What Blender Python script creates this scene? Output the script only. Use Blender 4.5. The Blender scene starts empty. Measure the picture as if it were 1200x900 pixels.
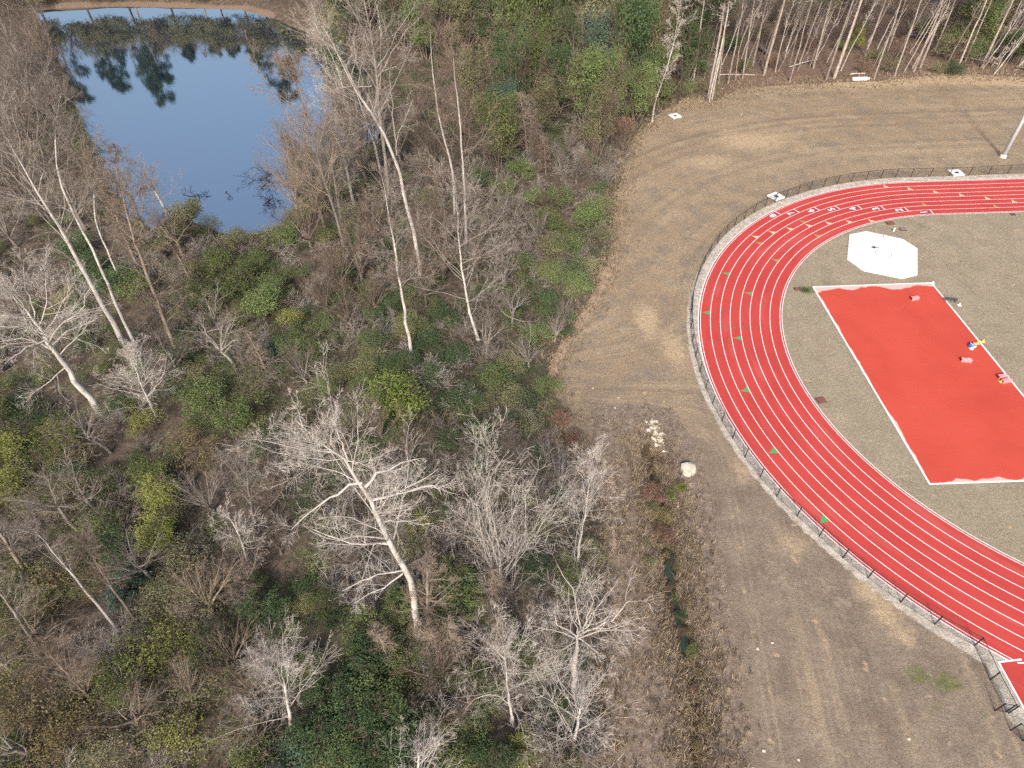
import bpy, math
import numpy as np
from mathutils import Matrix, Vector

# ------------------------------------------------------------------ scene, camera, light
sc = bpy.context.scene
COL = sc.collection
F, PITCH, ROLL, CAMH = 749.2, 0.7889, -0.0347, 52.63      # camera solved from the running track
W0, H0 = 1200.0, 900.0
_c, _s = math.cos(ROLL), math.sin(ROLL)
FWD = np.array([0, math.cos(PITCH), -math.sin(PITCH)])
UPV = np.array([0, math.sin(PITCH), math.cos(PITCH)])
RGT = np.array([1.0, 0, 0])

cam = bpy.data.cameras.new("camera"); camo = bpy.data.objects.new("camera", cam); COL.objects.link(camo)
cam.sensor_width = 36; cam.lens = 36 * F / W0; cam.clip_start = 0.5; cam.clip_end = 8000
rx = _c * RGT + _s * UPV; uy = -_s * RGT + _c * UPV
M = Matrix(((rx[0], uy[0], -FWD[0], 0), (rx[1], uy[1], -FWD[1], 0), (rx[2], uy[2], -FWD[2], CAMH), (0, 0, 0, 1)))
camo.matrix_world = M
sc.camera = camo

SUN_EL = math.radians(37)
SH = np.array([0.153, 0.988])                              # direction in which shadows fall on the ground
sun_dir = Vector((-SH[0] * math.cos(SUN_EL), -SH[1] * math.cos(SUN_EL), math.sin(SUN_EL)))
sl = bpy.data.lights.new("sun", 'SUN'); sl.energy = 2.15; sl.angle = math.radians(5.5); sl.color = (1.0, 0.955, 0.89)
so = bpy.data.objects.new("sun", sl); COL.objects.link(so)
so.rotation_euler = sun_dir.to_track_quat('Z', 'Y').to_euler()
world = bpy.data.worlds.new("World"); sc.world = world; world.use_nodes = True
wn = world.node_tree; wn.nodes.clear()
sky = wn.nodes.new('ShaderNodeTexSky'); sky.sky_type = 'NISHITA'; sky.sun_disc = False
sky.sun_elevation = SUN_EL; sky.sun_rotation = math.atan2(sun_dir.x, sun_dir.y); sky.air_density = 1.0; sky.dust_density = 5.0
bg = wn.nodes.new('ShaderNodeBackground'); bg.inputs[1].default_value = 0.15
wo = wn.nodes.new('ShaderNodeOutputWorld')
wn.links.new(sky.outputs[0], bg.inputs[0]); wn.links.new(bg.outputs[0], wo.inputs[0])
sc.view_settings.view_transform = 'Standard'; sc.view_settings.look = 'None'
sc.view_settings.exposure = 0.62; sc.view_settings.gamma = 1.0; sc.view_settings.use_curve_mapping = False
sc.cycles.max_bounces = 5; sc.cycles.diffuse_bounces = 2; sc.cycles.transparent_max_bounces = 4
sc.cycles.use_adaptive_sampling = True; sc.cycles.adaptive_threshold = 0.015
sc.cycles.use_denoising = False
rng = np.random.default_rng(7)

# ------------------------------------------------------------------ picture point -> place
def rays(uv):
    uv = np.asarray(uv, float).reshape(-1, 2)
    x = (uv[:, 0] - W0 / 2) / F; y = -(uv[:, 1] - H0 / 2) / F
    xx = _c * x - _s * y; yy = _s * x + _c * y
    return FWD[None] + xx[:, None] * RGT + yy[:, None] * UPV
def G(uv, z=0.0):
    d = rays(uv); t = (CAMH - z) / -d[:, 2]
    return d[:, :2] * np.reshape(t, (-1, 1))
def P(X):
    X = np.asarray(X, float).reshape(-1, 3) - [0, 0, CAMH]
    z = X @ FWD; u = X @ RGT / z * F; v = X @ UPV / z * F
    return np.stack([W0 / 2 + _c * u + _s * v, H0 / 2 - (-_s * u + _c * v)], 1)

def seg_dist(p, line):
    p = np.asarray(p, float); best = np.full(len(p), 1e9); along = np.zeros(len(p)); acc = 0
    for a, b in zip(line[:-1], line[1:]):
        ab = b - a; L = np.hypot(*ab)
        t = np.clip(((p - a) @ ab) / (L * L), 0, 1)
        d = np.hypot(*(p - a - t[:, None] * ab).T)
        m = d < best; best[m] = d[m]; along[m] = acc + t[m] * L; acc += L
    return best, along
def inside(p, poly):
    x, y = p[:, 0], p[:, 1]; r = np.zeros(len(p), bool)
    for (x0, y0), (x1, y1) in zip(poly, np.roll(poly, -1, 0)):
        if y0 == y1: continue
        c = ((y0 > y) != (y1 > y)) & (x < (x1 - x0) * (y - y0) / (y1 - y0) + x0)
        r ^= c
    return r
def sdist(p, poly):
    d, _ = seg_dist(p, np.r_[poly, poly[:1]])
    return np.where(inside(p, poly), -d, d)
def sm(x): x = np.clip(x, 0, 1); return x * x * (3 - 2 * x)

# ------------------------------------------------------------------ layout on the ground
TC = np.array([65.91, 52.72]); RI, RO = 33.02, 42.78; TA = math.radians(-0.35)
TT = np.array([math.cos(TA), math.sin(TA)]); TN = np.array([-TT[1], TT[0]])
def track_r(p):                                            # distance from the bend's spine (straights continue to the east)
    q = np.asarray(p, float) - TC; a = q @ TT
    return np.where(a < 0, np.hypot(q[:, 0], q[:, 1]), np.abs(q @ TN))
def track_pt(r, s):                                        # s: arc angle; 0..pi the bend (north to south), outside it the straights in metres
    s = np.asarray(s, float); th = np.pi / 2 + np.clip(s, 0, np.pi)
    e = np.where(s < 0, -s, np.where(s > np.pi, s - np.pi, 0.0)) * 37.0
    return TC + (r * np.cos(th))[:, None] * TT + (r * np.sin(th))[:, None] * TN + e[:, None] * TT

edge_px = [(705, 930), (712, 800), (716, 700), (708, 620), (698, 560), (668, 520), (652, 485), (643, 442), (658, 402),
           (690, 352), (712, 305), (722, 235), (740, 165), (766, 138), (806, 112), (832, 120), (870, 103), (930, 99),
           (975, 97), (1030, 95), (1110, 86), (1200, 90)]
FE = G(edge_px)
FIELD = np.r_[FE, [[190, 141], [900, 150], [900, -400], [FE[0, 0], -400]]]
POND_PX = [(45, 14), (95, 11), (150, 10), (230, 12), (282, 14), (318, 24), (360, 42), (420, 75), (436, 110), (440, 150), (425, 185),
           (380, 215), (352, 240), (335, 256), (300, 268), (262, 268), (235, 258), (206, 246), (182, 262), (150, 250), (118, 190),
           (95, 130), (80, 85), (58, 45)]
WZ = -1.2
POND = G(POND_PX, WZ)
DITCH = G([(758, 520), (768, 560), (778, 600), (784, 640), (789, 690), (800, 730), (808, 765), (815, 830), (822, 905)])
STRIP = G([(690, 478), (745, 470), (790, 478), (822, 530), (838, 600), (850, 660), (862, 740), (874, 830), (884, 920), (700, 920)])

def rough(p, seed=0):
    x, y = p[:, 0], p[:, 1]; r = np.zeros(len(p))
    for k, (f, a) in enumerate(((0.11, .5), (0.23, .35), (0.5, .2), (1.1, .1))):
        ph = seed * 1.7 + k
        r += a * np.sin(f * x + 1.3 * np.sin(f * .7 * y + ph) + ph) * np.cos(f * y + 1.1 * np.sin(f * .9 * x - ph))
    return r
def terrain(p):
    p = np.asarray(p, float).reshape(-1, 2)
    df = sdist(p, FIELD); dp = sdist(p, POND); dd, _ = seg_dist(p, DITCH)
    w = sm(df / 6.0)                                        # 1 deep in the woods
    z = w * 0.45 * rough(p)
    z = z - (1 - w) * 0.05 * sm(-df / 3) * np.abs(rough(p, 3)) * (track_r(p) > RO + 3)
    z = z - 1.1 * np.exp(-(dd / 1.5) ** 2) * sm((46 - p[:, 1]) / 6)
    k = sm((9.0 - dp) / 11.0)                               # pond basin
    z = z * (1 - k) + (-2.4) * k
    far = sm((p[:, 1] - 212) / 25) * sm((-20 - p[:, 0]) / 20)
    return z + 1.6 * far
def GT(px, py):
    z = 0.0
    for _ in range(4):
        g = G([(px, py)], z)[0]; z = float(terrain(g)[0])
    return g[0], g[1], z

# ------------------------------------------------------------------ object helpers
def tag(o, label=None, cat=None, group=None, kind=None):
    if label: o['label'] = label
    if cat: o['category'] = cat
    if group: o['group'] = group
    if kind: o['kind'] = kind
    return o
def empty(name, loc=(0, 0, 0), rz=0.0):
    o = bpy.data.objects.new(name, None); COL.objects.link(o); o.location = loc; o.rotation_euler = (0, 0, rz)
    o.empty_display_size = 0.3
    return o
def mesh_np(name, verts, quads=None, tris=None, smooth=False, attrs=None):
    me = bpy.data.meshes.new(name)
    verts = np.ascontiguousarray(verts, np.float32).reshape(-1, 3)
    nq = 0 if quads is None else len(quads); nt = 0 if tris is None else len(tris)
    me.vertices.add(len(verts)); me.vertices.foreach_set('co', verts.ravel())
    li = []; st = []
    if nq: li.append(np.asarray(quads, np.int32).ravel()); st.append(np.arange(nq) * 4)
    if nt: li.append(np.asarray(tris, np.int32).ravel()); st.append(nq * 4 + np.arange(nt) * 3)
    li = np.concatenate(li).astype(np.int32); st = np.concatenate(st).astype(np.int32)
    me.loops.add(len(li)); me.loops.foreach_set('vertex_index', li)
    me.polygons.add(nq + nt); me.polygons.foreach_set('loop_start', st)
    me.polygons.foreach_set('use_smooth', np.full(nq + nt, bool(smooth)))
    me.update(calc_edges=True)
    for k, a in (attrs or {}).items():
        at = me.attributes.new(k, 'FLOAT', 'POINT'); at.data.foreach_set('value', np.ascontiguousarray(a, np.float32))
    return me
def link(name, me, mat=None, parent=None):
    o = bpy.data.objects.new(name, me); COL.objects.link(o)
    if mat and not me.materials: me.materials.append(mat)
    if parent: o.parent = parent
    return o
class MB:                                                   # boxes, bars and prisms gathered into one mesh
    def __init__(s): s.v = []; s.q = []; s.t = []; s.n = 0
    def add(s, v, q=(), t=()):
        s.v.append(np.asarray(v, float)); s.q += [tuple(i + s.n for i in f) for f in q]; s.t += [tuple(i + s.n for i in f) for f in t]; s.n += len(v)
    def box(s, c, d, rz=0.0, bev=0.0):
        x, y, z = np.array(d) / 2; b = min(bev, x * .9, y * .9, z * .9)
        if b <= 0:
            v = np.array([(i * x, j * y, k * z) for k in (-1, 1) for j in (-1, 1) for i in (-1, 1)])
            q = [(0, 2, 3, 1), (4, 5, 7, 6), (0, 1, 5, 4), (2, 6, 7, 3), (0, 4, 6, 2), (1, 3, 7, 5)]
        else:
            ring = lambda X, Y, Z: [(-X + b, -Y, Z), (X - b, -Y, Z), (X, -Y + b, Z), (X, Y - b, Z), (X - b, Y, Z), (-X + b, Y, Z), (-X, Y - b, Z), (-X, -Y + b, Z)]
            v = np.array(ring(x, y, -z) + ring(x, y, z - b) + [((p[0]) * (x - b) / x, (p[1]) * (y - b) / y, z) for p in ring(x, y, z)])
            q = [(k * 8 + i, k * 8 + (i + 1) % 8, k * 8 + 8 + (i + 1) % 8, k * 8 + 8 + i) for k in (0, 1) for i in range(8)]
            q += [(16, 17, 18, 19), (16, 19, 20, 23), (20, 21, 22, 23), (1, 0, 3, 2), (3, 0, 7, 4), (7, 6, 5, 4)]
        cz, sz = math.cos(rz), math.sin(rz)
        v = np.c_[v[:, 0] * cz - v[:, 1] * sz, v[:, 0] * sz + v[:, 1] * cz, v[:, 2]] + np.array(c)
        s.add(v, q)
    def bar(s, a, b, r0, r1=None, k=6, cap=True):
        a = np.array(a, float); b = np.array(b, float); r1 = r0 if r1 is None else r1
        d = b - a; d /= np.linalg.norm(d); u = np.cross(d, [0, 0, 1] if abs(d[2]) < .9 else [1, 0, 0]); u /= np.linalg.norm(u); w = np.cross(d, u)
        an = np.arange(k) * 2 * np.pi / k; o = np.cos(an)[:, None] * u + np.sin(an)[:, None] * w
        v = np.r_[a + o * r0, b + o * r1]
        q = [(i, (i + 1) % k, k + (i + 1) % k, k + i) for i in range(k)]
        if cap:
            v = np.r_[v, [a, b]]; t = [(2 * k, (i + 1) % k, i) for i in range(k)] + [(2 * k + 1, k + i, k + (i + 1) % k) for i in range(k)]
            s.add(v, q, t)
        else: s.add(v, q)
    def prism(s, poly, z0, z1):
        n = len(poly); v = [(x, y, z0) for x, y in poly] + [(x, y, z1) for x, y in poly] + [(*np.mean(poly, 0), z1)]
        s.add(v, [(i, (i + 1) % n, n + (i + 1) % n, n + i) for i in range(n)], [(2 * n, n + i, n + (i + 1) % n) for i in range(n)])
    def strip(s, pa, pb, z):
        n = len(pa); v = np.r_[np.c_[pa, np.full(n, z)], np.c_[pb, np.full(n, z)]]
        s.add(v, [(i, i + 1, n + i + 1, n + i) for i in range(n - 1)])
    def flat(s, poly, z):
        n = len(poly); s.add([(x, y, z) for x, y in poly] + [(*np.mean(poly, 0), z)], t=[(n, i, (i + 1) % n) for i in range(n)])
    def build(s, name, mat, parent=None, smooth=False):
        me = mesh_np(name, np.concatenate(s.v), s.q or None, s.t or None, smooth)
        import bmesh
        bm = bmesh.new(); bm.from_mesh(me); bmesh.ops.recalc_face_normals(bm, faces=bm.faces); bm.to_mesh(me); bm.free()
        return link(name, me, mat, parent)

# ------------------------------------------------------------------ materials
class NT:
    def __init__(s, name):
        s.m = bpy.data.materials.new(name); s.m.use_nodes = True; s.t = s.m.node_tree; s.t.nodes.clear()
        s.out = s.t.nodes.new('ShaderNodeOutputMaterial'); s.b = s.t.nodes.new('ShaderNodeBsdfPrincipled')
        s.t.links.new(s.b.outputs[0], s.out.inputs[0]); s.b.inputs['Roughness'].default_value = .85
        s.b.inputs['Specular IOR Level'].default_value = .25
    def n(s, typ, **kw):
        nd = s.t.nodes.new('ShaderNode' + typ)
        for k, v in kw.items(): setattr(nd, k, v)
        return nd
    def put(s, sock, v):
        if hasattr(v, 'default_value') and hasattr(v, 'links'): s.t.links.new(v, sock)
        elif v is not None:
            if hasattr(sock.default_value, '__len__') and not hasattr(v, '__len__'): v = (v, v, v)
            sock.default_value = (*v, 1.0) if hasattr(v, '__len__') and len(v) == 3 and len(sock.default_value) == 4 else v
    def obj(s): return s.n('TexCoord').outputs['Object']
    def pos(s): return s.n('NewGeometry').outputs['Position']
    def noise(s, scale, detail=4, rough=.6, vec=None, dist=0.0):
        n = s.n('TexNoise'); n.inputs['Scale'].default_value = scale; n.inputs['Detail'].default_value = detail
        n.inputs['Roughness'].default_value = rough; n.inputs['Distortion'].default_value = dist
        s.t.links.new(vec if vec is not None else s.pos(), n.inputs['Vector']); return n.outputs['Fac']
    def mul(s, vec, k):
        n = s.n('VectorMath', operation='MULTIPLY'); s.put(n.inputs[0], vec); n.inputs[1].default_value = k; return n.outputs[0]
    def math(s, op, a, b=None, clamp=False):
        n = s.n('Math', operation=op, use_clamp=clamp); s.put(n.inputs[0], a); s.put(n.inputs[1], b); return n.outputs[0]
    def rng(s, v, a, b, c=0.0, d=1.0, smooth=True):
        n = s.n('MapRange', interpolation_type='SMOOTHSTEP' if smooth else 'LINEAR'); s.put(n.inputs[0], v)
        for i, k in enumerate((a, b, c, d)): s.put(n.inputs[i + 1], k)
        return n.outputs[0]
    def mix(s, f, a, b, mode='MIX'):
        n = s.n('Mix', data_type='RGBA', blend_type=mode); s.put(n.inputs[0], f); s.put(n.inputs[6], a); s.put(n.inputs[7], b); return n.outputs[2]
    def attr(s, name): return s.n('Attribute', attribute_name=name).outputs['Fac']
    def rand(s): return s.n('ObjectInfo').outputs['Random']
    def ramp(s, f, cols):
        n = s.n('ValToRGB'); e = n.color_ramp.elements
        while len(e) > 1: e.remove(e[-1])
        for i, (p, c) in enumerate(cols):
            el = e[0] if i == 0 else e.new(p); el.position = p; el.color = (*c, 1)
        s.put(n.inputs[0], f); return n.outputs[0]
    def bump(s, h, dist=.05, st=.6):
        n = s.n('Bump'); n.inputs['Strength'].default_value = st; n.inputs['Distance'].default_value = dist
        s.put(n.inputs['Height'], h); s.t.links.new(n.outputs[0], s.b.inputs['Normal'])
    def base(s, c): s.put(s.b.inputs['Base Color'], c)
def plain(name, col, rough=.6, var=.12, scale=6, metal=0.0, spec=.3):
    t = NT(name); f = t.noise(scale, 4, .65, t.obj())
    c = np.array(col); t.base(t.mix(f, tuple(c * (1 - var)), tuple(np.minimum(c * (1 + var), 1))))
    t.b.inputs['Roughness'].default_value = rough; t.b.inputs['Metallic'].default_value = metal; t.b.inputs['Specular IOR Level'].default_value = spec
    return t.m
def bark(name, a, b, scale=3.0, stretch=.25, vary=.25, tipk=(.82, .77, .72)):
    t = NT(name); v = t.mul(t.obj(), (1, 1, stretch)); f = t.noise(scale, 5, .65, v)
    c = t.ramp(f, [(.26, tuple(x * .55 for x in a)), (.40, a), (.64, b)])
    tw = t.n('VectorMath', operation='MULTIPLY'); t.put(tw.inputs[0], c); tw.inputs[1].default_value = tipk; c = t.mix(t.rng(t.attr('tint'), 0, 1, 0, 1, False), tw.outputs[0], c)
    k = t.rng(t.rand(), 0, 1, 1 - vary, 1 + vary, False)
    n = t.n('Vector' + 'Math', operation='SCALE'); t.put(n.inputs[0], c); t.put(n.inputs['Scale'], k); t.base(n.outputs[0])
    t.b.inputs['Roughness'].default_value = .9; t.b.inputs['Specular IOR Level'].default_value = .15
    return t.m
def leafmat(name, a, b, c, trans=.25):
    t = NT(name); f = t.attr('tint')
    col = t.ramp(f, [(0.0, a), (.5, b), (1.0, c)])
    k = t.rng(t.rand(), 0, 1, .8, 1.22, False)
    n = t.n('VectorMath', operation='SCALE'); t.put(n.inputs[0], col); t.put(n.inputs['Scale'], k)
    t.base(n.outputs[0]); t.b.inputs['Roughness'].default_value = .55; t.b.inputs['Specular IOR Level'].default_value = .3
    tr = t.n('BsdfTranslucent'); t.put(tr.inputs[0], n.outputs[0]); mx = t.n('MixShader'); mx.inputs[0].default_value = trans
    t.t.links.new(t.b.outputs[0], mx.inputs[1]); t.t.links.new(tr.outputs[0], mx.inputs[2]); t.t.links.new(mx.outputs[0], t.out.inputs[0])
    return t.m

# ------------------------------------------------------------------ ground
def axis(a, b, st, far):
    core = np.arange(a, b + st, st); out = []; d = st; x = core[-1]
    while x < far: d *= 1.35; x += d; out.append(x)
    lo = []; d = st; x = a
    while x > -far: d *= 1.35; x -= d; lo.append(x)
    return np.r_[lo[::-1], core, out]
gx = axis(-165, 165, .75, 4000); gy = axis(4, 245, .75, 4000)
XX, YY = np.meshgrid(gx, gy); GP = np.c_[XX.ravel(), YY.ravel()]
gz = terrain(GP)
def px_blobs(lst):
    m = np.zeros(len(GP))
    for x, y, rx_, ry_, a in lst:
        g = G([(x, y)])[0]; q = GP - g; m = np.maximum(m, a * np.exp(-(q[:, 0] / rx_) ** 2 - (q[:, 1] / ry_) ** 2))
    return m
def px_line(pts, w):
    d, _ = seg_dist(GP, G(pts)); return np.exp(-(d / w) ** 2)
d_field = sdist(GP, FIELD); tr = track_r(GP)
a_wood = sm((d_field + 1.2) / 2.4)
a_infield = sm((RI - tr) / .5 + .5)
a_gravel = sm((tr - RO + .6) / .4) * sm((RO + 2.3 - tr) / 1.2)
cutout = sdist(GP, G([(1150, 757), (1178, 772), (1200, 775), (1215, 860), (1186, 845)]))
a_gravel = np.maximum(a_gravel, sm((1.0 - cutout) / 1.5) * (tr > RO))
a_strip = sm((.8 - sdist(GP, STRIP)) / 2.0) * (1 - a_wood)
dd, _ = seg_dist(GP, DITCH); a_ditch = np.exp(-(dd / np.where(GP[:, 1] < DITCH[6, 1], .55, .85)) ** 2)
dpd = sdist(GP, POND)
a_mud = sm((7 - dpd) / 5) * sm((GP[:, 1] - 200) / 8) + .8 * sm((1.6 - dpd) / 1.5)
a_straw = px_blobs([(880, 165, 11, 6, .9), (850, 150, 9, 5, .6), (830, 190, 8, 5, .8), (945, 175, 10, 4, .6), (758, 375, 2.2, 5, 1), (790, 410, 2.5, 5, .9), (765, 350, 4, 9, .5),
                    (755, 290, 5, 8, .55), (1010, 345, 6, 3, .3), (870, 550, 2, 3, .8), (960, 620, 3, 2, .7), (1020, 690, 2.5, 2.2, .95), (1040, 720, 2.2, 2, .9), (1060, 745, 2, 1.8, .8),
                    (1090, 700, 2.6, 2, .7), (930, 640, 3, 2.5, .7), (1090, 840, 3, 2, .5), (1030, 860, 3, 2, .5), (880, 870, 3, 2, .35), (900, 640, 3, 3, .4), (906, 248, 3, 2, .9),
                    (965, 750, 1.2, 3, .6), (1000, 760, 1.0, 2.6, .5), (990, 850, 1.2, 3, .5), (1130, 790, 2.5, 2, .5), (920, 215, 8, 3, .4), (1150, 170, 10, 2.5, .5)])
tl = G([(980, 96), (1030, 97), (1110, 93), (1200, 97)])
dt, _ = seg_dist(GP, np.r_[tl, [[320, 139]]]); a_straw = np.maximum(a_straw, .95 * np.exp(-(dt / 4.0) ** 2))
a_straw = np.maximum(a_straw, .5 * px_line([(832, 600), (846, 680), (862, 770), (876, 880), (880, 910)], .35))
a_straw = np.maximum(a_straw, .45 * px_line([(770, 150), (742, 220), (730, 300), (712, 350)], 2.5))
a_path = px_line([(648, 440), (652, 424), (664, 400), (678, 380), (692, 358), (704, 338), (716, 310)], .75)
a_path = np.maximum(a_path, .75 * px_line([(716, 540), (719, 600), (720, 640), (722, 700), (726, 780)], .32))
a_grass = px_blobs([(1075, 790, 1.6, 1.3, .8), (1110, 800, 2.0, 1.2, .8), (1095, 830, 1.5, 1.4, .6), (1150, 835, 1, 1, .6), (1000, 730, 1, 1, .25), (950, 340, 2.0, 1.2, .9), (990, 330, 9, 2, .25),
                    (940, 700, 3, 3, .15), (90, 3, 20, 8, 1), (140, 2, 14, 6, .7)])
a_bare = px_blobs([(845, 300, 3, 5, .6), (860, 240, 4, 4, .5), (880, 225, 5, 3, .5), (1010, 130, 12, 3, .35), (960, 150, 8, 3, .35), (700, 430, 5, 6, .35), (860, 700, 3, 9, .35), (930, 790, 6, 6, .25), (690, 640, 2, 9, .4)])
# mowing lanes run round the track in the north and beside the ditch in the south
wgt = sm((GP[:, 1] - 40) / 25); a_mow = tr * wgt + (GP[:, 0] * 1.0 - .12 * GP[:, 1]) * (1 - wgt)
a_litter = sm((GP[:, 0] - 34) / 8) * sm((GP[:, 1] - 118) / 10); a_south = (1 - sm((GP[:, 1] - 34) / 22)) * (tr > RO); nx, ny = len(gx), len(gy); idx = np.arange(nx * ny).reshape(ny, nx)
quads = np.stack([idx[:-1, :-1], idx[:-1, 1:], idx[1:, 1:], idx[1:, :-1]], -1).reshape(-1, 4)
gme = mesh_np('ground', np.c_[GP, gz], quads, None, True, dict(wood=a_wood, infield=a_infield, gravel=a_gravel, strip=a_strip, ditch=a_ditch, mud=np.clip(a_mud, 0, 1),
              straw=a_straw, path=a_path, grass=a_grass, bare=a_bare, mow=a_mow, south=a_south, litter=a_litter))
def ground_mat():
    t = NT('ground')
    big = t.noise(.045, 5, .6); mid = t.noise(.35, 5, .65); fine = t.noise(2.6, 4, .75); grain = t.noise(7.5, 3, .8); nb = t.noise(.9, 5, .7)
    def m(name, lo=.42, hi=.62, k=.5):                       # mask broken up by noise
        return t.rng(t.math('ADD', t.attr(name), t.math('MULTIPLY', t.math('SUBTRACT', nb, .5), k)), lo, hi)
    dry = t.mix(t.rng(big, .35, .65), (.272, .203, .136), (.315, .238, .158))
    dry = t.mix(t.rng(mid, .40, .68), dry, (.222, .180, .136))
    dry = t.mix(t.attr('south'), dry, t.mix(t.rng(mid, .38, .66), (.240, .190, .144), (.185, .144, .110)))
    cx = t.n('CombineXYZ'); t.put(cx.inputs[0], t.attr('mow')); nz = t.noise(.42, 4, .7, cx.outputs[0]); brk = t.rng(t.noise(.09, 4, .6), .38, .62)
    dry = t.mix(t.math('MULTIPLY', t.math('MULTIPLY', t.rng(nz, .47, .60), brk), .6), dry, (.37, .285, .19))
    dry = t.mix(t.math('MULTIPLY', t.rng(nz, .47, .36), .45), dry, (.165, .125, .092))
    dry = t.mix(t.math('MULTIPLY', m('bare', .3, .8), .75), dry, (.205, .158, .124))
    inf = t.mix(t.rng(mid, .35, .68), (.315, .262, .188), (.265, .218, .157))
    inf = t.mix(t.math('MULTIPLY', t.rng(big, .45, .65), .6), inf, (.275, .238, .165))
    c = t.mix(t.attr('infield'), dry, inf)
    c = t.mix(t.math('MULTIPLY', m('straw', .40, .95, .9), .85), c, t.mix(fine, (.36, .268, .165), (.50, .385, .25)))
    c = t.mix(t.math('MULTIPLY', t.rng(t.noise(.75, 2, .5), .68, .74), .75), c, (.44, .32, .19))
    c = t.mix(t.math('MULTIPLY', t.rng(t.noise(.21, 6, .75, None, .6), .57, .66), .40), c, (.40, .325, .235))
    c = t.mix(t.math('MULTIPLY', t.rng(t.noise(.17, 6, .75, None, .6), .40, .33), .40), c, (.16, .128, .10))
    c = t.mix(t.math('MULTIPLY', m('grass', .4, .8, .8), .8), c, t.mix(fine, (.07, .095, .03), (.17, .175, .06)))
    c = t.mix(m('strip', .35, .6, .5), c, t.ramp(t.noise(1.6, 5, .75), [(.26, (.115, .086, .066)), (.5, (.215, .166, .130)), (.74, (.32, .26, .205))]))
    c = t.mix(m('gravel', .40, .62, .35), c, t.mix(t.rng(t.noise(1.1, 5, .75), .35, .62), (.56, .50, .43), (.36, .315, .26)))
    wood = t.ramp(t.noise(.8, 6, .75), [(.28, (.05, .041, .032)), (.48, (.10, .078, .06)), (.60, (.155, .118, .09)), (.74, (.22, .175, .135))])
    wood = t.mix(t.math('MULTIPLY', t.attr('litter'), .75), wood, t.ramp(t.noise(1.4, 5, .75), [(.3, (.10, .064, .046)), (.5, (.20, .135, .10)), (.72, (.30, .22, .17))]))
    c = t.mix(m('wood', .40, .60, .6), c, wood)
    c = t.mix(m('path', .45, .75, .6), c, (.40, .285, .21))
    c = t.mix(m('ditch', .40, .7, .6), c, t.ramp(t.noise(1.3, 5, .75), [(.35, (.035, .027, .02)), (.55, (.085, .06, .038)), (.72, (.17, .125, .08))]))
    c = t.mix(m('mud', .42, .62, .4), c, t.mix(mid, (.135, .095, .068), (.235, .175, .135)))
    dk = t.rng(grain, (.30), .72, .72, 1.26, False); dk = t.math('MULTIPLY', dk, t.rng(fine, .3, .7, .80, 1.2, False))
    n = t.n('VectorMath', operation='SCALE'); t.put(n.inputs[0], c); t.put(n.inputs['Scale'], dk); t.base(n.outputs[0])
    t.b.inputs['Roughness'].default_value = 1.0; t.b.inputs['Specular IOR Level'].default_value = .05
    t.bump(t.math('ADD', t.math('MULTIPLY', fine, .7), grain), .12, .6)
    return t.m
tag(link('ground', gme, ground_mat()), kind='structure')

def resample2(L, n):
    s = np.r_[0, np.cumsum(np.hypot(*np.diff(L, axis=0).T))]; u = np.linspace(0, s[-1], n); q = np.c_[np.interp(u, s, L[:, 0]), np.interp(u, s, L[:, 1])]
    for _ in range(6): q[1:-1] = .25 * q[:-2] + .5 * q[1:-1] + .25 * q[2:]
    return q
# ------------------------------------------------------------------ pond and ditch water
def water_mat(name, col, bumpk=.02, ior=3.5):
    t = NT(name); t.base(col); t.b.inputs['Roughness'].default_value = .035; t.b.inputs['IOR'].default_value = ior; t.b.inputs['Specular IOR Level'].default_value = 1.0
    t.bump(t.noise(.9, 3, .55, t.mul(t.pos(), (1, 1.6, 1))), bumpk, .35)
    return t.m
mb = MB(); mb.flat(POND + (POND - POND.mean(0)) * .03, WZ); tag(mb.build('pond', water_mat('pond_water', (.012, .027, .046), .010)), kind='structure')
mb = MB(); dl = DITCH[2:7]; nrm = np.gradient(dl, axis=0); nrm = np.c_[-nrm[:, 1], nrm[:, 0]] / np.hypot(*nrm.T)[:, None]
dl = resample2(dl, 40); nrm = np.gradient(dl, axis=0); nrm = np.c_[-nrm[:, 1], nrm[:, 0]] / np.hypot(*nrm.T)[:, None]; wob = .22 + .16 * np.sin(np.arange(40) * .9) + .12 * np.sin(np.arange(40) * 2.3); wob2 = .20 + .16 * np.sin(np.arange(40) * .7 + 2) + .1 * np.sin(np.arange(40) * 1.9)
mb.strip(dl - nrm * wob[:, None], dl + nrm * wob2[:, None], -.94); tag(mb.build('ditch_water', water_mat('ditch_water', (.030, .048, .030), .02, 1.33)), kind='structure')

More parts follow.
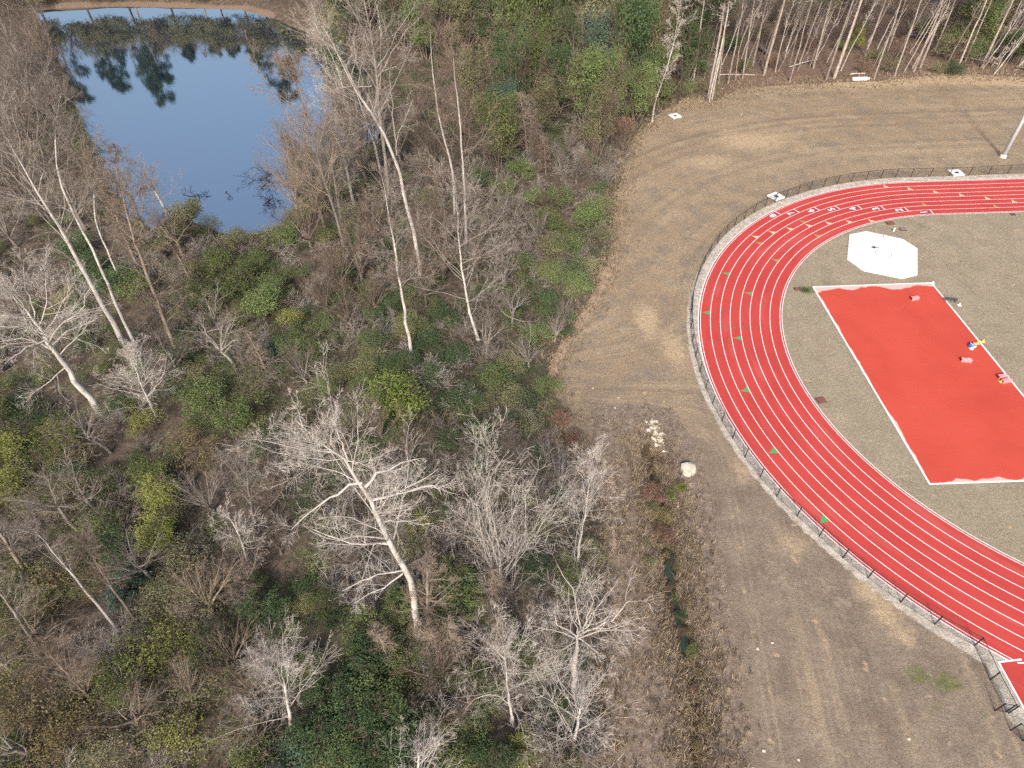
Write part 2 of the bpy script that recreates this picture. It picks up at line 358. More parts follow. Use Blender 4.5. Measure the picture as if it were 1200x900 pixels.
# ------------------------------------------------------------------ running track and pads
def rubber(name, col, edge=False):
    t = NT(name); c = np.array(col)
    k = t.rng(t.noise(.12, 5, .6), .3, .7); col_ = t.mix(k, tuple(c * .93), tuple(c * np.array([1.04, 1.12, 1.12])))
    col_ = t.mix(t.math('MULTIPLY', t.rng(t.noise(9, 3, .8), .4, .75), .35), col_, tuple(c * .8))
    col_ = t.mix(t.math('MULTIPLY', t.rng(t.noise(.9, 6, .75, t.mul(t.pos(), (.5, 1.2, 1))), .60, .78), .25), col_, (.52, .28, .25))
    col_ = t.mix(t.math('MULTIPLY', t.rng(t.noise(.22, 5, .7), .50, .68), .20), col_, tuple(c * .74))
    if not edge:
        d = t.n('VectorMath', operation='DISTANCE'); t.put(d.inputs[0], t.pos()); d.inputs[1].default_value = (TC[0], TC[1], 0); cx = t.n('CombineXYZ'); t.put(cx.inputs[0], d.outputs['Value']); g = t.n('SeparateXYZ'); t.put(g.inputs[0], t.pos()); t.put(cx.inputs[1], t.math('MULTIPLY', g.outputs[1], .12))
        col_ = t.mix(t.math('MULTIPLY', t.rng(t.noise(1.6, 4, .65, cx.outputs[0]), .45, .68), .30), col_, tuple(c * .70)); col_ = t.mix(t.math('MULTIPLY', t.rng(t.noise(.9, 4, .6, cx.outputs[0]), .52, .70), .28), col_, (.53, .15, .13))
    if edge:                                                # worn pale margins of the jump apron
        g = t.n('SeparateXYZ'); t.put(g.inputs[0], t.n('TexCoord').outputs['Generated']); y = g.outputs[1]; x = g.outputs[0]
        w = t.math('MULTIPLY', t.math('SUBTRACT', t.noise(.28, 3, .5), .47), .10)
        top = t.rng(t.math('ADD', y, t.math('SUBTRACT', w, .0)), .978, .984); bot = t.rng(t.math('ADD', y, w), .020, .012)
        lef = t.rng(t.math('ADD', x, t.math('MULTIPLY', w, .6)), .016, .010)
        f = t.math('MAXIMUM', t.math('MAXIMUM', top, bot), lef)
        col_ = t.mix(t.math('MULTIPLY', f, .9), col_, t.mix(t.noise(3, 4, .7), (.50, .36, .32), (.62, .53, .47)))
    t.base(col_); t.b.inputs['Roughness'].default_value = .8; t.b.inputs['Specular IOR Level'].default_value = .2
    t.bump(t.noise(14, 2, .6), .01, .4); return t.m
red = rubber('red_track_rubber', (.46, .054, .046)); red2 = rubber('red_apron_rubber', (.50, .066, .043), True)
def paint(name, col):
    t = NT(name); f = t.rng(t.noise(5, 5, .75), .28, .5); c = np.array(col)
    t.base(t.mix(f, tuple(c * .78), col)); t.b.inputs['Roughness'].default_value = .6; return t.m
white = paint('white_line_paint', (.80, .78, .76)); yellow = paint('yellow_mark_paint', (.58, .50, .30)); green = paint('green_mark_paint', (.05, .36, .12)); ogreen = paint('olive_mark_paint', (.30, .27, .09))
S = np.r_[np.linspace(-4.0, 0, 30)[:-1], np.linspace(0, np.pi, 180), np.linspace(np.pi, np.pi + 4.0, 30)[1:]]
def ring(r): return track_pt(np.full(len(S), r), S)
mb = MB(); mb.strip(ring(RI - .15), ring(RO + .25), .016); track = tag(mb.build('running_track', red), kind='structure')
LW = (RO - RI) / 8
mb = MB()
for k in range(9):
    r = RI + k * LW; mb.strip(ring(r - .038), ring(r + .038), .022)
mb.strip(ring(RI - .30), ring(RI - .22), .022); mb.strip(ring(RO + .22), ring(RO + .34), .022)
mb.build('lane_lines', white, track)
def to_track(px):
    g = G([px])[0]; q = g - TC; r = track_r(g[None])[0]
    if q @ TT < 0: th = math.atan2(q @ TN, q @ TT); th = th if th > 0 else th + 2 * np.pi; s = th - np.pi / 2
    else: s = -(q @ TT) / 37 if q @ TN > 0 else np.pi + (q @ TT) / 37
    return r, s
def arc(s, r, m): return s + m / (r if 0 <= s <= np.pi else 37.0)
def marks(lst, name, mat):
    mb = MB()
    for px in lst:
        r, s = to_track(px); k = round((r - RI) / LW - .5); k = min(max(k, 0), 7); r0 = RI + k * LW + .05
        tri = track_pt(np.array([r0 + LW * .05, r0 + LW * .85, r0 + LW * .45, r0 + LW * .05]), np.array([arc(s, r, .42), arc(s, r, .12), arc(s, r, -.02), arc(s, r, -.42)]))
        mb.flat(tri, .026)
    mb.build(name, mat, track)
marks([(884, 276.7), (903, 271), (923.7, 267), (945.6, 263), (968, 259.7), (993, 258.4), (1018.7, 257), (1036.7, 217.3), (1065.7, 220.7), (1095.7, 224.3), (1125.7, 227.7), (1156, 231.3), (1186.7, 234.7)], 'yellow_marks', yellow)
marks([(850.7, 320), (829, 366), (864, 395.7), (874, 456.7), (907.7, 527.7), (968, 606.7), (876, 343)], 'green_marks', green)
marks([(888, 284), (938, 258), (954, 274), (1081.7, 238), (1165, 240), (907, 304)], 'olive_marks', ogreen)
# lane numbers, each with its stagger line
mb = MB(); dark = paint('dark_red_paint', (.33, .05, .06)); md = MB()
NUMS = {'8': (905.5, 252.5), '7': (926.5, 249.5), '6': (949.5, 246.5), '5': (973, 244.5), '4': (999, 244), '3': (1025.5, 244), '2': (1053, 245.5), '1': (1082, 248)}
for ch, px in NUMS.items():
    r, s = to_track(px); k = min(max(round((r - RI) / LW - .5), 0), 7); rc = RI + (k + .5) * LW
    a = track_pt(np.array([rc]), np.array([s]))[0]; b = track_pt(np.array([rc]), np.array([arc(s, rc, .1)]))[0]
    up = (b - a) / np.linalg.norm(b - a); ang = math.atan2(up[1], up[0]) - math.pi / 2
    cu = bpy.data.curves.new('digit', 'FONT'); cu.body = ch; cu.size = 1.6; cu.align_x = 'CENTER'; cu.align_y = 'CENTER'; cu.offset = .025; cu.resolution_u = 3
    to = bpy.data.objects.new('digit', cu); COL.objects.link(to)
    dg = bpy.context.evaluated_depsgraph_get(); me = bpy.data.meshes.new_from_object(to.evaluated_get(dg)); bpy.data.objects.remove(to)
    me.transform(Matrix.Translation((a[0], a[1], .030)) @ Matrix.Rotation(ang, 4, 'Z'))
    link('lane_number', me, white, track)
    e0, e1 = arc(s, rc, -1.25), arc(s, rc, -1.12)
    mb.flat(track_pt(np.array([rc - LW / 2, rc + LW / 2, rc + LW / 2, rc - LW / 2]), np.array([e0, e0, e1, e1])), .026)
    e0, e1 = arc(s, rc, -1.1), arc(s, rc, .75)
    md.flat(track_pt(np.array([rc - LW * .42, rc + LW * .42, rc + LW * .42, rc - LW * .42]), np.array([e0, e0, e1, e1])), .019)
mb.build('stagger_lines', white, track); md.build('number_panels', dark, track)
# jump apron inside the bend
A0 = np.array([40.81, 36.40]); A1 = np.array([56.61, 68.57])
def rect(x0, y0, x1, y1): return [(x0, y0), (x1, y0), (x1, y1), (x0, y1)]
mb = MB()
xs = np.linspace(A0[0], A1[0], 9); ys = np.linspace(A0[1], A1[1], 17)
mb.flat(rect(A0[0], A0[1], A1[0], A1[1]), .014); apron = tag(mb.build('jump_apron', red2), kind='structure')
mb = MB(); e = .13
mb.flat(rect(A0[0] - e, A0[1] - e, A0[0] + .06, A1[1] + e), .020); mb.flat(rect(A1[0] - .06, A0[1] - e, A1[0] + e, A1[1] + e), .020)
mb.flat(rect(A0[0] + .06, A0[1] - e, A1[0] - .06, A0[1] + .06), .020); mb.flat(rect(A0[0] + .06, A1[1] - .06, A1[0] - .06, A1[1] + e), .020)
mb.build('border_line', white, apron)
# runway that leaves the track in the south
RW = G([(1170, 776), (1196, 773), (1290, 775), (1290, 960), (1238, 900)])
mb = MB(); mb.flat(RW, .030); runway = tag(mb.build('runway', red), kind='structure')
mb = MB()
def bline(a, b, w, z):
    a, b = np.array(a), np.array(b); d = (b - a) / np.linalg.norm(b - a); n = np.array([-d[1], d[0]]) * w / 2
    mb.flat([a - n - d * w / 2, b - n + d * w / 2, b + n + d * w / 2, a + n - d * w / 2], z)
bline(RW[0], RW[1], .14, .034); bline(RW[0], RW[4], .14, .038); bline(*G([(1193, 777), (1206, 777)]), .12, .038)
mb.build('runway_lines', white, runway)

# white throwing slab
OCT = G([(995.3, 275.3), (1014.8, 271.4), (1058.1, 280.8), (1074.8, 291.6), (1074.8, 322.6), (1057, 326.9), (1011.5, 317.6), (992.7, 304.2)])[::-1]
oc = OCT.mean(0)
slab = tag(empty('throwing_slab', (oc[0], oc[1], 0)), 'large white eight-sided concrete throwing slab with a thin ring in its middle', 'throwing slab')
con = paint('white_concrete', (.80, .79, .78)); conb = plain('pale_concrete', (.62, .60, .57), .85, .15, 3); steel = plain('dark_steel', (.05, .05, .055), .5, .2)
mb = MB(); mb.prism(OCT - oc, -.05, .09); mb.build('slab', con, slab)
rc = G([(1034.9, 297.7)])[0] - oc; mb = MB(); an = np.linspace(0, 2 * np.pi, 49)
mb.strip(rc + 1.02 * np.c_[np.cos(an), np.sin(an)], rc + 1.13 * np.c_[np.cos(an), np.sin(an)], .097); mb.build('ring_edge', plain('grey_steel', (.30, .30, .31), .5, .2), slab)
mb = MB(); j0 = G([(1035, 276), (1036, 282)]) - oc; mb.strip(np.array([j0[0] - [.04, 0], j0[1] - [.04, 0]]), np.array([j0[0] + [.04, 0], j0[1] + [.04, 0]]), .094)
j0 = G([(993, 290), (1003, 291)]) - oc; mb.strip(np.array([j0[0] - [0, .03], j0[1] - [0, .03]]), np.array([j0[0] + [0, .03], j0[1] + [0, .03]]), .094); mb.build('joint', steel, slab)
def at(px, py): x, y, z = GT(px, py); return np.array([x, y, z])
t = tag(empty('throwing_discus', tuple(G([(1025.5, 291)])[0]) + (.09,)), 'small dark metal stand lying beside the ring on the white slab', 'stand')
mb = MB(); mb.bar((-.6, .1, .05), (.5, -.05, .05), .05); mb.bar((-.2, -.25, .05), (.1, .3, .05), .04); mb.build('rod', steel, t)
mb = MB(); mb.box((-.25, .05, .10), (.35, .3, .16), .3, .03); mb.build('base_plate', steel, t)
t.name = 'metal_stand'

# ------------------------------------------------------------------ small things on and round the field
pink = plain('faded_pink_vinyl', (.70, .26, .28), .55, .1); brown = plain('rusty_lid', (.20, .075, .055), .7, .25, 4); blue = plain('blue_vinyl', (.05, .16, .50), .45, .2, 5)
yel = plain('yellow_plastic', (.72, .60, .10), .45, .12); offw = plain('offwhite_plastic', (.78, .77, .74), .5, .06); dgrey = plain('dark_grey_plastic', (.07, .07, .08), .6, .2)
def foam_block(px, py, L, rz, label, mat=pink):
    p = at(px, py); t = tag(empty('foam_block', (p[0], p[1], .014), rz), label, 'foam block', 'pink blocks left on the red apron')
    mb = MB(); mb.box((0, 0, .21), (L, .42, .42), 0, .04); mb.build('cushion', mat, t)
    mb = MB(); mb.box((-L / 2 - .006, 0, .20), (.016, .34, .30)); mb.build('shaded_end', plain('pink_vinyl_shade', (.16, .03, .035), .6), t)  # shade of the unlit west end, put in as a dark sheet
    mb = MB(); mb.box((L * .18, 0, .425), (.06, .43, .012)); mb.build('strap', offw, t)
foam_block(1071.5, 351, 1.0, .14, 'pink block lying alone near the top edge of the red apron')
foam_block(1131.5, 423.5, 1.15, -.22, 'pink block lying below the blue bag on the red apron')
foam_block(1174, 442.5, 1.1, .12, 'pink block at the white border line, the farther of the touching pair')
foam_block(1178.5, 447.5, 1.1, .16, 'pink block with a yellow cone at its end, the nearer of the touching pair')
p = at(1138.5, 406.5); t = tag(empty('gear_bag', (p[0], p[1], .014), .3), 'blue and white gear bag dropped on the red apron', 'bag')
mb = MB(); mb.box((0, 0, .22), (.85, .55, .40), .0, .14); mb.build('bag_body', blue, t)
mb = MB(); mb.box((-.12, 0, .425), (.10, .56, .02)); mb.box((.2, 0, .425), (.10, .56, .02)); mb.build('strap', offw, t)
mb = MB(); mb.box((0, -.30, .2), (.5, .10, .25), 0, .04); mb.build('pocket', offw, t)
mb = MB(); mb.box((.1, .2, .45), (.5, .14, .1), .4, .04); mb.build('folded_top', dgrey, t)
def cone(px, py, label, mat, h=.38, z=.014, group=None):
    p = at(px, py); t = tag(empty('marker_cone', (p[0], p[1], z)), label, 'cone', group)
    mb = MB(); mb.bar((0, 0, .03), (0, 0, h), .16, .04, 12); mb.build('cone_body', mat, t)
    mb = MB(); mb.box((0, 0, .015), (.42, .42, .03), 0, .01); mb.build('base', mat, t)
cone(1145, 402.5, 'yellow cone on the white border line beside the blue bag', yel)
cone(1151.5, 400.5, 'yellow cone on the dry grass just past the white border line', yel, z=0)
cone(1173, 447.5, 'yellow cone touching the end of a pink block', yel)
cone(1138.0, 408.8, 'pale yellow cone in front of the blue bag', plain('pale_yellow_plastic', (.8, .75, .5), .5), .25)
cone(1124, 357.5, 'tiny white cone on the grass beside the dark bench', offw, .3, 0)
cone(1093, 331.8, 'tiny white cone at the top corner of the red apron', offw, .3, 0)
p = at(1113, 353); t = tag(empty('low_bench', (p[0], p[1], 0), -.25), 'low dark grey bench on the grass beside the red apron', 'bench')
mb = MB(); mb.box((0, .14, .40), (1.5, .24, .05), 0, .01); mb.box((0, -.14, .40), (1.5, .24, .05), 0, .01); mb.build('seat', dgrey, t)
for sx in (-.6, .6):
    mb = MB(); mb.box((sx, -.17, .19), (.07, .07, .37)); mb.box((sx, .17, .19), (.07, .07, .37)); mb.box((sx, 0, .33), (.06, .3, .06)); mb.build('leg', steel, t)
def valve_box(px, py, label, w=.95, d=.75, rz=.1, lid=brown):
    p = at(px, py); t = tag(empty('valve_box', (p[0], p[1], 0), rz), label, 'valve box', 'valve boxes set in the grass')
    mb = MB(); mb.box((0, 0, .05), (w, d, .14), 0, .02); mb.build('box_rim', plain('black_plastic', (.10, .06, .05), .6), t)
    mb = MB(); mb.box((0, 0, .13), (w - .16, d - .16, .03), 0, .01); mb.build('lid', lid, t)
valve_box(1043, 261.7, 'rust brown valve box in the grass above the white slab', 1.2, .9)
valve_box(962, 469.5, 'rust brown valve box beside the inner edge of the bend', 1.0, .8, .2)
valve_box(934, 339, 'small brown valve box beside the green tuft near the apron corner', .8, .6, .0)
valve_box(1187, 251.8, 'tiny dark valve box under the inner edge of the straight', .7, .5, .0, dgrey)
valve_box(1058, 269, 'grey valve box beside the white riser above the white slab', .9, .7, .0, plain('grey_lid', (.2, .17, .14), .7, .2))
p = at(1047, 271.2); t = tag(empty('pipe_riser', (p[0], p[1], 0)), 'small white pipe riser standing above the white slab', 'pipe')
mb = MB(); mb.bar((0, 0, 0), (0, 0, .45), .09, .09, 10); mb.build('pipe', offw, t); mb = MB(); mb.bar((0, 0, .44), (0, 0, .56), .13, .11, 10); mb.build('cap', offw, t)
def inlet(px, py, label, w, rz, top=con, hole=True, h=.14):
    p = at(px, py); t = tag(empty('drain_inlet', (p[0], p[1], p[2]), rz), label, 'drain inlet', 'concrete drain inlets round the field')
    mb = MB()
    for sx, sy in ((-1, -1), (1, -1), (1, 1), (-1, 1)): 
        mb = MB(); mb.box((sx * w * .38, sy * w * .38, h / 2 - .1), (.3, .3, h + .2)); mb.build('leg', conb, t)
    mb = MB(); mb.box((0, w * .35, h + .075), (w, w * .3, .15), 0, .03); mb.box((0, -w * .35, h + .075), (w, w * .3, .15), 0, .03)
    mb.box((w * .35, 0, h + .072), (w * .3, w * .4 - .006, .15)); mb.box((-w * .35, 0, h + .072), (w * .3, w * .4 - .006, .15)); mb.build('top_slab', top, t)
    mb = MB(); mb.box((0, 0, h + .03), (w * .4, w * .4, .05)); mb.build('hole_shade', dgrey, t)  # dark plate painted for the shade inside the open hole
inlet(909, 231.5, 'square pale concrete drain inlet straddling the fence where the bend begins', 2.0, .5)
inlet(1120, 203.5, 'square white drain inlet on the fence line above the straight', 1.9, .05)
inlet(791, 137, 'white drain inlet in the dry grass beside the slim birch', 1.9, .4)
p = at(1007, 94); t = tag(empty('concrete_headwall', (p[0], p[1], p[2]), .02), 'flat white concrete headwall half hidden at the treeline', 'headwall')
mb = MB(); mb.box((0, 0, .25), (3.2, .5, .7), 0, .04); mb.build('wall', con, t); mb = MB(); mb.box((1.9, .25, .12), (1.1, .25, .35), .35, .04); mb.build('wing', conb, t)
# light pole
p = at(1175, 184); LP = p
t = tag(empty('light_pole', (p[0], p[1], 0)), 'tall tapered pale steel light pole standing beyond the fence', 'light pole')
galv = plain('galvanised_steel', (.66, .69, .74), .45, .06, 2, 0.0, .5)
mb = MB(); mb.bar((0, 0, .3), (0, 0, 24), .36, .16, 20); mb.build('mast', galv, t, True)
mb = MB(); mb.bar((0, 0, -.1), (0, 0, .4), .55, .5, 20); mb.build('base', conb, t)
mb = MB(); mb.box((0, 0, 23.6), (3.6, .14, .14)); mb.box((0, 0, 22.4), (3.6, .14, .14)); mb.build('crossarm', galv, t)
for x in (-1.5, -.5, .5, 1.5):
    for z in (23.6, 22.4):
        mb = MB(); mb.bar((x, -.1, z + .1), (x, -.55, z - .15), .14, .30, 12); mb.build('floodlight', galv, t)

# ------------------------------------------------------------------ chain-link fence
fence_px = [(1262, 201), (1231, 202), (1205, 202.6), (1180.5, 203.4), (1158, 204.3), (1135, 206), (1112, 206.5), (1089.5, 207), (1067, 207.7), (1049, 207.8), (1032, 208.8), (1014.8, 210.8), (997.4, 213), (981, 215.7), (965, 219), (949, 222.6),
            (935, 227), (920.7, 232.3), (908, 237), (896.7, 242), (884, 249), (872, 257), (861, 265), (851, 274), (841, 285), (832, 297), (825, 309), (819, 322), (814.5, 336), (811, 351), (809.5, 367), (809.5, 384), (811, 401), (815, 418),
            (820, 436), (827, 455), (835, 474), (846, 494), (858.5, 514), (873, 536), (890.7, 559.5), (910, 582), (934, 605), (960, 628.5), (987.7, 654), (1017, 677.5), (1055, 705.7), (1095, 731.7), (1141.7, 756.7), (1160, 796.7), (1179, 834)]
FP_ = G(fence_px); fmat = plain('black_vinyl', (.022, .022, .024), .5, .2); FH = 1.5
def wire_net(A, B, h, sp=.13, th=.008, z0=.05):
    A = np.array(A); B = np.array(B); L = np.linalg.norm(B - A); d = (B - A) / L; nr = np.array([-d[1], d[0]])
    segs = []
    for sgn in (1, -1):
        for s in np.arange(-h, L + h, sp):
            a, b = s, s + sgn * h; za, zb = z0, z0 + h
            lo, hi = min(a, b), max(a, b)
            if hi <= 0 or lo >= L: continue
            f = lambda x: (x - a) / (b - a)
            t0, t1 = sorted((f(np.clip(a, 0, L)), f(np.clip(b, 0, L))))
            if t1 - t0 < .02: continue
            segs.append((a + (b - a) * t0, z0 + h * t0, a + (b - a) * t1, z0 + h * t1, sgn))
    sg = np.array(segs); m = len(sg)
    p0 = A + sg[:, :1] * d; p1 = A + sg[:, 2:3] * d; off = th
    tri = np.array([(0, th), (nr[0] * 0 + 1, 0)])
    # each wire a three-sided rod
    dirs = np.c_[p1 - p0, sg[:, 3] - sg[:, 1]]; dirs /= np.linalg.norm(dirs, axis=1)[:, None]
    n3 = np.array([nr[0], nr[1], 0]); u = np.cross(dirs, n3)
    V = []
    for (pp, zz) in ((p0, sg[:, 1]), (p1, sg[:, 3])):
        c = np.c_[pp, zz]
        for k in range(3):
            an = 2 * np.pi * k / 3; V.append(c + th * (math.cos(an) * n3 + math.sin(an) * u))
    V = np.stack(V, 1).reshape(-1, 3); b = np.arange(m)[:, None] * 6
    Q = np.concatenate([b + np.array([[k, (k + 1) % 3, 3 + (k + 1) % 3, 3 + k]]) for k in range(3)])
    return V, Q
def fence(pts, name, label, cat, posts=True):
    o = pts[0]; t = tag(empty(name, (o[0], o[1], 0)), label, cat)
    V, Q, n = [], [], 0
    rail = MB()
    for a, b in zip(pts[:-1] - o, pts[1:] - o):
        v, q = wire_net(a, b, FH - .08, .22, .0055); V.append(v); Q.append(q + n); n += len(v)
        rail.bar((*a, FH), (*b, FH), .028, None, 6); rail.bar((*a, .06), (*b, .06), .012, None, 4)
    link('wire_mesh', mesh_np('wire_mesh', np.concatenate(V), np.concatenate(Q)), fmat, t)
    rail.build('rail', fmat, t)
    for p in pts - o:
        mb = MB(); mb.bar((*p, -.1), (*p, FH + .05), .052, None, 8); mb.bar((*p, FH + .05), (*p, FH + .10), .05, .02, 8); mb.build('post', fmat, t)
fence(FP_, 'chain_link_fence', 'long black chain-link fence curving round the outside of the running track', 'fence')
g = G([(1179, 834), (1166, 833)]); fence(np.array([g[0] + [0.12, -.1], g[1]]), 'fence_gate', 'short black chain-link gate leaf standing open at the end of the fence', 'gate')
g = G([(1184, 856), (1198, 868), (1215, 880), (1240, 905)]); fence(g, 'chain_link_fence', 'black chain-link fence section beyond the gate opening beside the runway', 'fence')

# ------------------------------------------------------------------ rocks
def rock_mesh(seed, sub=2):
    import bmesh
    bm = bmesh.new(); bmesh.ops.create_icosphere(bm, subdivisions=sub, radius=1); r = np.random.default_rng(seed); pl = r.normal(size=(9, 3)); pl /= np.linalg.norm(pl, axis=1)[:, None]; dd_ = r.uniform(.6, .95, 9)
    for v in bm.verts:
        c = np.array(v.co)
        for n_, d_ in zip(pl, dd_):
            k = c @ n_
            if k > d_: c = c - n_ * (k - d_)
        v.co = c * (1 + .05 * math.sin(7 * c[0] + seed) * math.cos(6 * c[1]))
    me = bpy.data.meshes.new('rock'); bm.to_mesh(me); bm.free(); return me
stone = plain('pale_limestone', (.52, .46, .37), .9, .35, 1.6); stone2 = plain('white_quartz', (.68, .62, .50), .9, .3, 1.5)
for m_ in (stone, stone2): pass
RM = [rock_mesh(i) for i in range(5)]
for i, me in enumerate(RM): me.materials.append(stone if i % 3 == 2 else stone2)
def rock(px, py, s, label, name='rock', cat='rock', group=None, k=None):
    p = at(px, py); o = link(name, RM[rng.integers(5) if k is None else k]); o.location = (p[0], p[1], p[2] + s * .06); o.scale = (s * rng.uniform(.8, 1.2), s * rng.uniform(.8, 1.2), s * rng.uniform(.5, .75))
    o.rotation_euler = (0, 0, rng.uniform(0, 6.3)); tag(o, label, cat, group); return o
b = rock(805, 551, .95, 'big pale boulder beside the head of the ditch', 'boulder', 'boulder', k=1); b.rotation_euler = (0, .1, .5); b.scale = (1.05, .85, .75); b.data = rock_mesh(77, 2); b.data.materials.append(stone)
nrk = 0
for i in range(64):
    u = rng.random(); px = 763 + u * 14 + rng.normal(0, 4.2); py = 490 + u * 36 + rng.normal(0, 3.5)
    rock(px, py, rng.uniform(.08, .18) if i % 5 else rng.uniform(.18, .28), 'pale broken stone in the rock pile at the head of the ditch', group='pale stones of the rock pile')
for i, (px, py) in enumerate([(800, 573), (806, 572), (695, 455), (725, 466), (721, 478), (714, 683), (723, 840), (776, 760), (905, 753), (888, 760), (895, 880), (936, 890), (1065, 866)]):
    lb = ['pale stone just below the big boulder, the leftmost of two', 'pale stone just below the big boulder, the rightmost of two', 'pale stone on the mown grass near the bare path', 'small pale stone on mown grass above the rock pile, the farther of two',
          'small pale stone on mown grass above the rock pile, the nearer of two', 'tan stone at the woods edge above the white spreading tree', 'tan stone on the brown strip by the smaller spreading tree', 'pale stone on the ditch bank at the water end',
          'small tan stone in the middle of the mown field, first of a pair', 'small tan stone in the middle of the mown field, second of a pair', 'pale tan stone at the bottom of the mown field', 'tan stone low in the field, second from the bottom of the picture', 'pale stone in the field below the fence corner'][i]
    rock(px, py, .13, lb, k=2)
#VEG
# ------------------------------------------------------------------ plants: branch and leaf builders
def nrm3(v): return v / np.maximum(np.linalg.norm(v, axis=-1, keepdims=True), 1e-9)
def grow(r, S, D, L, R0, R1, N, wob, trop):
    M_ = len(S); pts = np.zeros((M_, N, 3)); pts[:, 0] = S; d = nrm3(np.array(D, float)); L = np.broadcast_to(L, (M_,))
    for i in range(1, N):
        d = d + r.normal(0, wob, (M_, 3)); d[:, 2] += trop; d = nrm3(d); pts[:, i] = pts[:, i - 1] + d * (L / (N - 1))[:, None]
    rad = np.broadcast_to(R0, (M_,))[:, None] * (1 - np.linspace(0, 1, N)) + np.broadcast_to(R1, (M_,))[:, None] * np.linspace(0, 1, N)
    return pts, rad
def sprout(r, pts, rad, n, t0, t1, ang, asd, ratio, up=0.0, lmin=.15):
    M_, N, _ = pts.shape; n = np.broadcast_to(np.asarray(n), (M_,)).astype(int); par = np.repeat(np.arange(M_), n); K = len(par)
    t = t0 + (t1 - t0) * r.random(K); f = t * (N - 1); i = np.minimum(f.astype(int), N - 2); w = (f - i)[:, None]
    p = pts[par, i] * (1 - w) + pts[par, i + 1] * w; tan = nrm3(pts[par, i + 1] - pts[par, i])
    rr = rad[par, i] * (1 - w[:, 0]) + rad[par, i + 1] * w[:, 0]
    a = np.abs(r.normal(ang, asd, K)); rv = r.normal(size=(K, 3)); pv = nrm3(rv - (rv * tan).sum(1)[:, None] * tan)
    d = tan * np.cos(a)[:, None] + pv * np.sin(a)[:, None]; d[:, 2] += up
    seg = np.linalg.norm(np.diff(pts, axis=1), axis=2).sum(1)[par]
    L = np.maximum(seg * ratio * (1.15 - .65 * (t - t0) / max(t1 - t0, 1e-3)) * r.uniform(.7, 1.3, K), lmin)
    return p, d, L, rr
class Tubes:
    def __init__(s): s.g = []
    def add(s, pts, rad, k=3, tint=None):
        s.g.append((pts, rad, k, np.ones(len(pts)) if tint is None else tint))
    def arrays(s):
        V, Q, A, n = [], [], [], 0
        for pts, rad, k, tint in s.g:
            M_, N, _ = pts.shape
            if M_ == 0: continue
            tan = np.gradient(pts, axis=1); tan = nrm3(tan)
            ref = np.where(np.abs(tan[..., 2:3]) < .9, [[[0, 0, 1.0]]], [[[1.0, 0, 0]]]); u = nrm3(np.cross(tan, ref)); w = np.cross(tan, u)
            an = np.arange(k) * 2 * np.pi / k
            v = pts[:, :, None] + rad[:, :, None, None] * (np.cos(an)[None, None, :, None] * u[:, :, None] + np.sin(an)[None, None, :, None] * w[:, :, None])
            V.append(v.reshape(-1, 3)); A.append(np.repeat(tint, N * k))
            b = (np.arange(M_)[:, None, None] * N + np.arange(N - 1)[None, :, None]) * k + n; j = np.arange(k)[None, None]; j2 = (j + 1) % k
            Q.append(np.stack([b + j, b + j2, b + k + j2, b + k + j], -1).reshape(-1, 4)); n += M_ * N * k
        return np.concatenate(V), np.concatenate(Q), np.concatenate(A)
    def mesh(s, name, smooth=True):
        v, q, a = s.arrays(); return mesh_np(name, v, q, None, smooth, dict(tint=a))
def leaf_arrays(r, C, Nrm, size, tint):
    K = len(C); n = nrm3(Nrm); rv = r.normal(size=(K, 3)); a = nrm3(np.cross(n, rv)); b = np.cross(n, a)
    L = size * r.uniform(.7, 1.3, K); w = L * r.uniform(.34, .5, K)
    a_ = a * L[:, None]; b_ = b * w[:, None]; fold = n * (w * .35)[:, None]
    V = np.stack([C - a_ * .5, C + b_ * .5 + fold, C + a_ * .5 - n * (L * .15)[:, None], C - b_ * .5 + fold], 1).reshape(-1, 3)
    i = np.arange(K)[:, None] * 4; T = np.concatenate([i + [[0, 1, 2]], i + [[0, 2, 3]]])
    return V, T, np.repeat(tint, 4)
def twigs(tb, r, pts, rad, lv, rmin=.012):
    """lv: list of (n, t0, t1, angle, sd, ratio, wobble, tropism, N, k)"""
    for li, (n, t0, t1, ang, asd, ratio, wob, trop, N, k) in enumerate(lv):
        S_, D_, L_, R_ = sprout(r, pts, rad, n, t0, t1, ang, asd, ratio)
        R_ = np.maximum(R_ * .48, rmin); pts, rad = grow(r, S_, D_, L_, R_, np.maximum(R_ * .35, rmin * .6), N, wob, trop); tb.add(pts, rad, k, np.full(len(pts), (.7, .35, 0.0)[li]))
    return pts, rad

